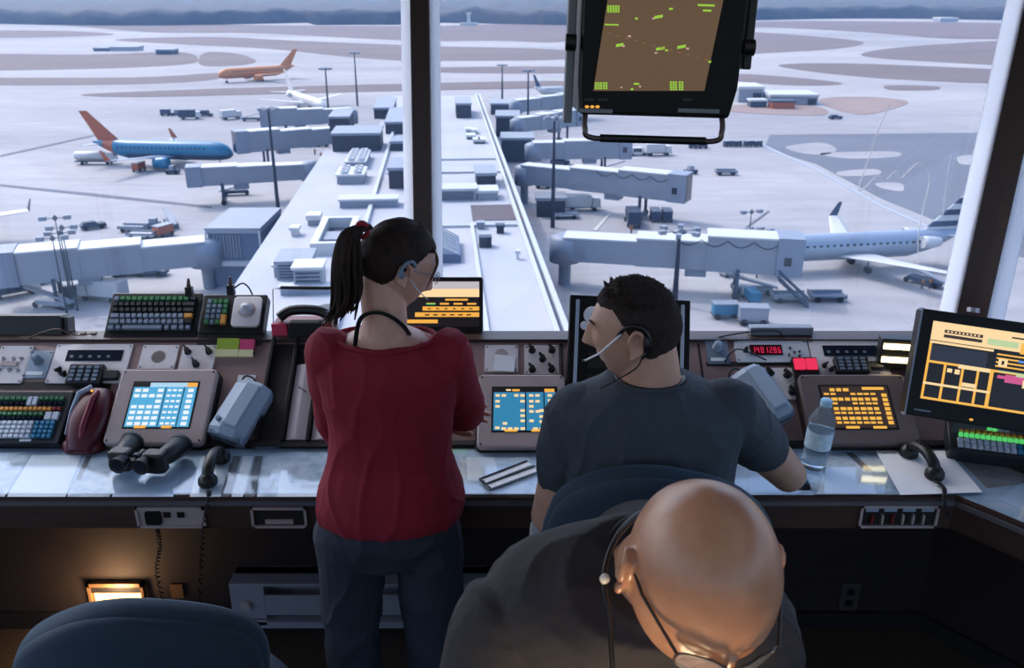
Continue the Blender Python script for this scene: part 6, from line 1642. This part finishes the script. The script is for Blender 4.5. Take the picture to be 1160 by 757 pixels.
# ---------- seated man ----------
sm_ = T('person', 'seated man in a dark blue grey t-shirt and headset, seen from behind, face turned left', 'person')
hc = AD(719, 373, 2.02)
HM = TR(hc) @ RZ(math.radians(77)) @ RX(math.radians(-4))
body = MB(); head = head_surface(HM, 1.0, male=True, nose=1.15, jaw=1.35, broad=1.03); body.add(head.v, head.f, None, 0, True)
for s in (1, -1): ear(body, HM, s, 1.08)
Ym = 1.87
def A(px, py, y=Ym): return AY(px, py, y)
limb(body, [A(738, 438), A(736, 415), HM @ V((-.0, -.028, -.045))], [.070, .068, .066])
def torso_m(g):
    sp = [(V((.33, 1.80, .66)), X1, Y1_, .17+g, .12+g), (V((.33, 1.80, .76)), X1, Y1_, .19+g, .14+g), (V((.33, 1.83, .88)), X1, Y1_, .185+g, .135+g), (A(736, 530, 1.86), X1, Y1_, .190+g, .130+g), (A(736, 490, 1.87), X1, Y1_, .205+g, .130+g), (A(736, 462, 1.87), X1, Y1_, .215+g, .120+g), (A(736, 445, 1.87), X1, Y1_, .175+g, .095+g), (A(736, 433, 1.87), X1, Y1_, .098+g*1.9, .070+g*1.5), (A(736, 425, 1.88), X1, Y1_, .066+g*1.3, .062+g)]
    return smooth_rings(sp)
body.loft(torso_m(0))
shL, shR = A(657, 470), A(822, 464)
elL, elR = V((.10, 1.93, .93)), G(893, 538, .868)
wrL, wrR = V((.16, 2.16, .90)), AY(842, 478, 2.34)
for sh, e_, w_ in ((shL, elL, wrL), (shR, elR, wrR)):
    limb(body, [sh, sh.lerp(e_, .5), e_, e_.lerp(w_, .35), w_], [.066, .060, .052, .056, .032])
hand(body, wrL, (.9, .5, -.25), (0, -.2, -1), -1, .3, 1.05); hand(body, wrR, (-.3, .8, .1), (-.3, 0, -1), -1, .45, 1.05)
for x in (-.10, .10):
    hp = V((.33+x, 1.82, .70)); kn = V((.33+x*1.4, 2.13, .62)); ft = V((.33+x*1.4, 2.06, .22))
    limb(body, [hp, hp.lerp(kn, .5), kn, kn.lerp(ft, .4), ft], [.090, .080, .058, .056, .040])
remesh(body, 'body', .0036, m_sk2, sm_)
ts = MB(); ts.loft(torso_m(.015)[3:-1])
for sh, e_ in ((shL, elL), (shR, elR)): limb(ts, [sh, sh.lerp(e_, .30), sh.lerp(e_, .50)], [.080, .077, .072])
m_tee = mat('blue_grey_tshirt', (62, 70, 80), .9, var=.06, scale=40, bump=.2, bscale=600)
remesh(ts, 'tshirt', .0045, m_tee, sm_, 5, cloth(3, .007, 9))
tr = MB(); tr.loft(smooth_rings([(V((.33, 1.80, .64)), X1, Y1_, .18, .13), (V((.33, 1.80, .74)), X1, Y1_, .20, .15), (V((.33, 1.83, .84)), X1, Y1_, .19, .145)]))
for x in (-.10, .10):
    hp = V((.33+x, 1.82, .70)); kn = V((.33+x*1.4, 2.13, .62)); ft = V((.33+x*1.4, 2.06, .22))
    limb(tr, [hp, hp.lerp(kn, .5), kn, kn.lerp(ft, .5), ft+V((0, 0, .03))], [.10, .092, .072, .068, .062])
    O('shoe', MB().loft([ring(ft+V((0, t, -.040+dz)), X1, Zt, a, b, 16) for t, a, b, dz in ((-.075, .024, .04, 0), (-.03, .042, .05, .0), (.05, .048, .042, 0), (.13, .052, .03, -.012), (.20, .034, .02, -.020))]), m_black, sm_)
remesh(tr, 'trousers', .006, m_trs, sm_, 5, cloth(4, .006, 9))
m_hair2 = mat('short_dark_hair', (40, 28, 26), .85, rgb2=(62, 46, 40), scale=120, bump=.9, bscale=420)
cap = MB(); rr = []
for i in range(56):
    ph = -.95+(PI/2-.02+.95)*i/55; row = []
    for j in range(110):
        th = 2*PI*j/110; dx, dy, dz = math.cos(ph)*math.cos(th), math.cos(ph)*math.sin(th), math.sin(ph)
        # hairline: front at dz>.45, temples, behind the ear
        fl = .50 if dy > .45 else (.50-(.45-dy)*1.15 if dy > -.15 else (-.19-(-.15-dy)*1.1 if dy > -.5 else -.58))
        t = max(0, min(1, (dz-fl)/.14+.35)); k = .93+.115*t
        rough = .0022*noise.noise(V((dx*26, dy*26, dz*26)))*t + .0030*t*(dz > .5)*noise.noise(V((dx*13+4, dy*13, dz*13)))
        hx = .080+rough; hy = .101+rough; hz_ = .121+rough
        bk = (1-.55*max(0, -dz)**1.3) if dy < 0 else 1
        wf = 1-.30*max(0, -dz)**1.7
        row.append(HM @ V((dx*hx*k*wf, dy*hy*k*bk-.003, dz*hz_*k+.004*(dy > .3)*t)))
    rr.append(row)
cap.loft(rr); hh2 = O('hair', cap, m_hair2, sm_)
# tufts of the quiff and crown
random.seed(11); tf = MB()
for k in range(420):
    u = random.uniform(-.85, .85); v = random.uniform(-.8, .62)
    if 1-u*u-v*v < (.22 if v < .3 else .45): continue
    dz = math.sqrt(max(.12, 1-u*u*.9-v*v*.9)); 
    b0 = V((u*.082, v*.100, dz*.117+.001)); up = V((u*.35, v*.5+.25, 1)).normalized()
    L_ = .009+.007*(v > .45)+random.random()*.005
    side = V((random.uniform(-1, 1), random.uniform(-1, 1), 0))*.002
    tf.tube([HM @ b0, HM @ (b0+up*L_*.6+side), HM @ (b0+up*L_+side*2.2)], [.0024, .0019, .0003], 4)
O('hair_tufts', tf, m_hair2, hh2)
for s in (-1, 1):
    O('eyebrow', MB().tube([HM @ V((s*.016, .1005, .026)), HM @ V((s*.032, .097, .031)), HM @ V((s*.048, .084, .027))], [.0022, .0030, .0016], 6), m_hair2, sm_)
# headset: left side of the head faces the camera? ear at local -x or +x seen from behind
es = -1
hs_ = MB(); hs_.tube(crom([HM @ V((es*.078, .030, .010)), HM @ V((es*.086, .012, .034)), HM @ V((es*.089, -.018, .040)), HM @ V((es*.091, -.038, .022)), HM @ V((es*.090, -.040, -.012)), HM @ V((es*.088, -.024, -.034))], 5, False), .0048, 8)
hs_.ell(HM @ V((es*.092, -.034, .0)), (.007, .010, .020))
O('earpiece', hs_, m_black, sm_)
bm = O('microphone_boom', MB().tube([HM @ V((es*.084, .020, .020)), HM @ V((es*.082, .070, -.028)), HM @ V((es*.060, .108, -.056))], .0026, 8), mat('white_boom', (222, 224, 232), .25), sm_)
O('microphone_tip', MB().ell(HM @ V((es*.059, .110, -.058)), (.005, .005, .005), 8, 6), m_black, bm)
O('headset_cord', MB().tube(crom([HM @ V((es*.088, -.024, -.034)), HM @ V((es*.080, -.010, -.062)), A(700, 430, 1.80), A(680, 440, 1.80)], 6, False), .0018, 6), m_black, sm_)
cl_ = []
for k in range(32):
    a = 2*PI*k/32; cl_.append(A(736, 431, 1.875)+V((.090*math.cos(a), .078*math.sin(a), -.004-.012*math.sin(a))))
O('neckband', MB().tube(cl_+[cl_[0]], .0065, 8), m_tee, sm_)
cl_ = []
for k in range(20):
    a = PI+PI*k/19; cl_.append(A(736, 426, 1.875)+V((.079*math.cos(a), .074*math.sin(a), -.0)))
O('neck_cord', MB().tube(cl_, .0035, 6), m_black, sm_)
# ---------- near man ----------
nm_ = T('person', 'bald man in a dark shirt and glasses bending forward, lanyard round his neck, nearest figure', 'person')
hc = AD(793, 650, 1.02)
HM = TR(hc) @ RY(math.radians(5)) @ RZ(math.radians(180+11)) @ RX(math.radians(-25))
body = MB(); head = head_surface(HM, 1.02, male=True, nose=1.25, jaw=1.35, n1=160, n2=120, broad=1.06); body.add(head.v, head.f, None, 0, True)
for s in (1, -1): ear(body, HM, s, 1.04)
S0 = AD(705, 674, 1.25)
sx = V((1, -.02, .02)).normalized()
def N(dx, dy, dz): return S0+V((dx, dy, dz))
limb(body, [N(.03, .03, .0), N(.045, -.02, .06), HM @ V((0, -.035, -.05))], [.060, .060, .060])
lean = V((0, -.55, .83)).normalized(); fwd = V((0, -.83, -.55))
def torso_n(g):
    L = []
    for t, a, b, ty in ((-.60, .165, .125, .02), (-.50, .185, .135, .0), (-.38, .18, .13, 0), (-.25, .19, .13, 0), (-.13, .190, .125, .0), (-.05, .185, .11, 0), (.0, .170, .095, 0), (.035, .145, .085, 0), (.065, .100, .07, 0)):
        c = S0 + V((max(0, t)*.5+.01, .0, 0)) + lean*t + V((0, .0, 0)) + (V((0, -.25*max(0, -t-.1), -.25*max(0, -t-.1)))*.0)
        if t < -.25: c = S0 + lean*(-.25) + V((0, -.25, .97)).normalized()*(t+.25)
        L.append((c, sx, fwd if t > -.3 else V((0, -1, -.2)), a+g, b+g))
    return smooth_rings(L)
body.loft(torso_n(-.014))
shR_, shL_ = N(-.168, .015, -.078), N(.170, .0, -.055)   # image left / image right
eR, eL = N(-.235, -.10, -.33), N(.185, -.12, -.32); wR, wL = N(-.12, -.32, -.42), N(.12, -.34, -.40)
for sh, e_, w_ in ((shR_, eR, wR), (shL_, eL, wL)):
    limb(body, [sh, sh.lerp(e_, .5), e_, e_.lerp(w_, .35), w_], [.068, .056, .047, .048, .030])
hand(body, wR, (.6, -.7, -.2), (0, 0, -1), 1, .3, 1.05); hand(body, wL, (-.6, -.7, -.2), (0, 0, -1), -1, .3, 1.05)
pel = S0 + lean*(-.25) + V((0, -.25, .97)).normalized()*(-.37)
legs = []
for x in (-.10, .10):
    hp = pel+V((x, 0, .0)); kn = V((hp.x*1.0+x*.2, pel.y+.02, .47)); ft = V((hp.x+x*.3, pel.y+.05, .09)); legs.append((hp, kn, ft))
    limb(body, [hp, hp.lerp(kn, .5), kn, kn.lerp(ft, .4), ft], [.095, .082, .060, .056, .040])
remesh(body, 'body', .003, m_sk3, nm_, 3)
ts = MB(); ts.loft(torso_n(.026)[3:])
for sh, e_ in ((shR_, eR), (shL_, eL)): limb(ts, [sh, sh.lerp(e_, .35), sh.lerp(e_, .85)], [.084, .082, .080])
m_uni = mat('black_uniform_shirt', (40, 36, 40), .8, var=.08, scale=40, bump=.15, bscale=700)
shirt = remesh(ts, 'shirt', .0045, m_uni, nm_, 5, cloth(5, .007, 8))
tr = MB(); tr.loft(smooth_rings([(pel+V((0, 0, -.10)), X1, Y1_, .17, .12), (pel, X1, Y1_, .20, .145), (pel+V((0, -.02, .12)), X1, Y1_, .19, .14)]))
for hp, kn, ft in legs:
    limb(tr, [hp, hp.lerp(kn, .5), kn, kn.lerp(ft, .5), ft+V((0, 0, .03))], [.105, .095, .076, .07, .066])
    O('shoe', MB().loft([ring(ft+V((0, -t, -.040+dz)), X1, Zt, a, b, 16) for t, a, b, dz in ((-.075, .024, .04, 0), (-.03, .042, .05, .0), (.05, .048, .042, 0), (.13, .052, .03, -.012), (.20, .034, .02, -.020))]), m_black, nm_)
remesh(tr, 'trousers', .006, m_trs, nm_, 5, cloth(6, .006, 9))
# collar stand around the neck
cs_ = []
cN = N(.042, .005, .045)
nd = (HM @ V((0, -.035, -.05)) - N(.03, .03, .0)).normalized(); cx_ = V((1, 0, 0)); cx_ = (cx_-nd*cx_.dot(nd)).normalized(); cy_ = nd.cross(cx_)
col = MB(); rr = []
for h_, r_0 in ((-.035, .118), (-.015, .102), (.012, .090), (.016, .087), (.008, .083), (-.02, .082)):
    rr.append([cN+nd*h_+cx_*(r_0*.86*math.cos(t))+cy_*(r_0*.84*math.sin(t)) for t in [2*PI*j/40 for j in range(40)]])
col.loft(rr, caps=False); O('collar', col, m_uni, nm_)
# lanyard: from behind the neck down over the front of the shirt
def LP(px, py, dep): return AD(px, py, dep)
lan = MB()
p_ = crom([LP(760, 600, 1.25), LP(728, 584, 1.16), LP(705, 600, 1.09), LP(689, 630, 1.05), LP(684, 660, 1.03), LP(690, 700, 1.02), LP(694, 760, 1.03), LP(700, 830, 1.05)], 8, False)
lan.tube(p_, .0075, 8, flat=.4); O('lanyard', lan, m_black, nm_)
O('lanyard_badge', MB().ell(LP(685, 656, 1.02), (.006, .004, .007), 12, 8), mat('badge_white', (226, 222, 210), .4), nm_)
# glasses
gm = mat('dark_spectacle_frame', (40, 34, 34), .3); m_len = bpy.data.materials.new('lens'); m_len.use_nodes = True
b_ = m_len.node_tree.nodes['Principled BSDF']; b_.inputs['Alpha'].default_value = .45; b_.inputs['Base Color'].default_value = (.7, .72, .75, 1); b_.inputs['Metallic'].default_value = .6; b_.inputs['Roughness'].default_value = .08
k_ = 1.02
gl = T('spectacles', 'x', 'y'); bpy.data.objects.remove(gl)
g = MB()
for s in (-1, 1):
    g.tube([HM @ (V((s*.083, -.012, .012))*k_), HM @ (V((s*.082, .03, .018))*k_), HM @ (V((s*.058, .094, .012))*k_)], .0020, 8)
    g.tube([HM @ (V((s*.083, -.012, .012))*k_), HM @ (V((s*.081, -.026, .0))*k_), HM @ (V((s*.080, -.030, -.016))*k_)], .0022, 8)
    rim = [HM @ (V((s*.032+.025*sup(math.cos(a), .8), .113-.5*max(0, abs(s*.032+.025*math.cos(a))-.018), .004+.018*sup(math.sin(a), .8)))*k_) for a in [2*PI*q/28 for q in range(29)]]
    g.tube(rim, .0013, 8)
g.tube([HM @ (V((-.010, .113, .010))*k_), HM @ (V((0, .118, .012))*k_), HM @ (V((.010, .113, .010))*k_)], .0016, 8)
go = O('glasses', g, gm, nm_)
for s in (-1, 1):
    rim = [HM @ (V((s*.032+.024*sup(math.cos(a), .8), .113-.5*max(0, abs(s*.032+.024*math.cos(a))-.018), .004+.017*sup(math.sin(a), .8)))*k_) for a in [2*PI*q/28 for q in range(28)]]
    rim2 = [p+(HM.to_3x3() @ V((0, .0015, 0))) for p in rim]
    O('lens', MB().loft([rim, rim2]), m_len, go)
# chairs
chair('blue office chair standing empty at the lower left', (AD(135, 720, 1.8).x, 1.66), math.radians(3), seat=.52, back_top=1.06, w=.53, roll=math.radians(-7), ex=2.2)
chair('blue office chair holding the seated man', (.350, 1.90), math.radians(-4), seat=.62, back_top=1.225, w=.54, roll=math.radians(11), arms=True)
# warm desk lamp light that falls on the near man's face from below the frame
area('desk_task_lamp', (.10, .50, 1.05), (.22, .80, 1.6), .12, 3.4, (1, .74, .46))
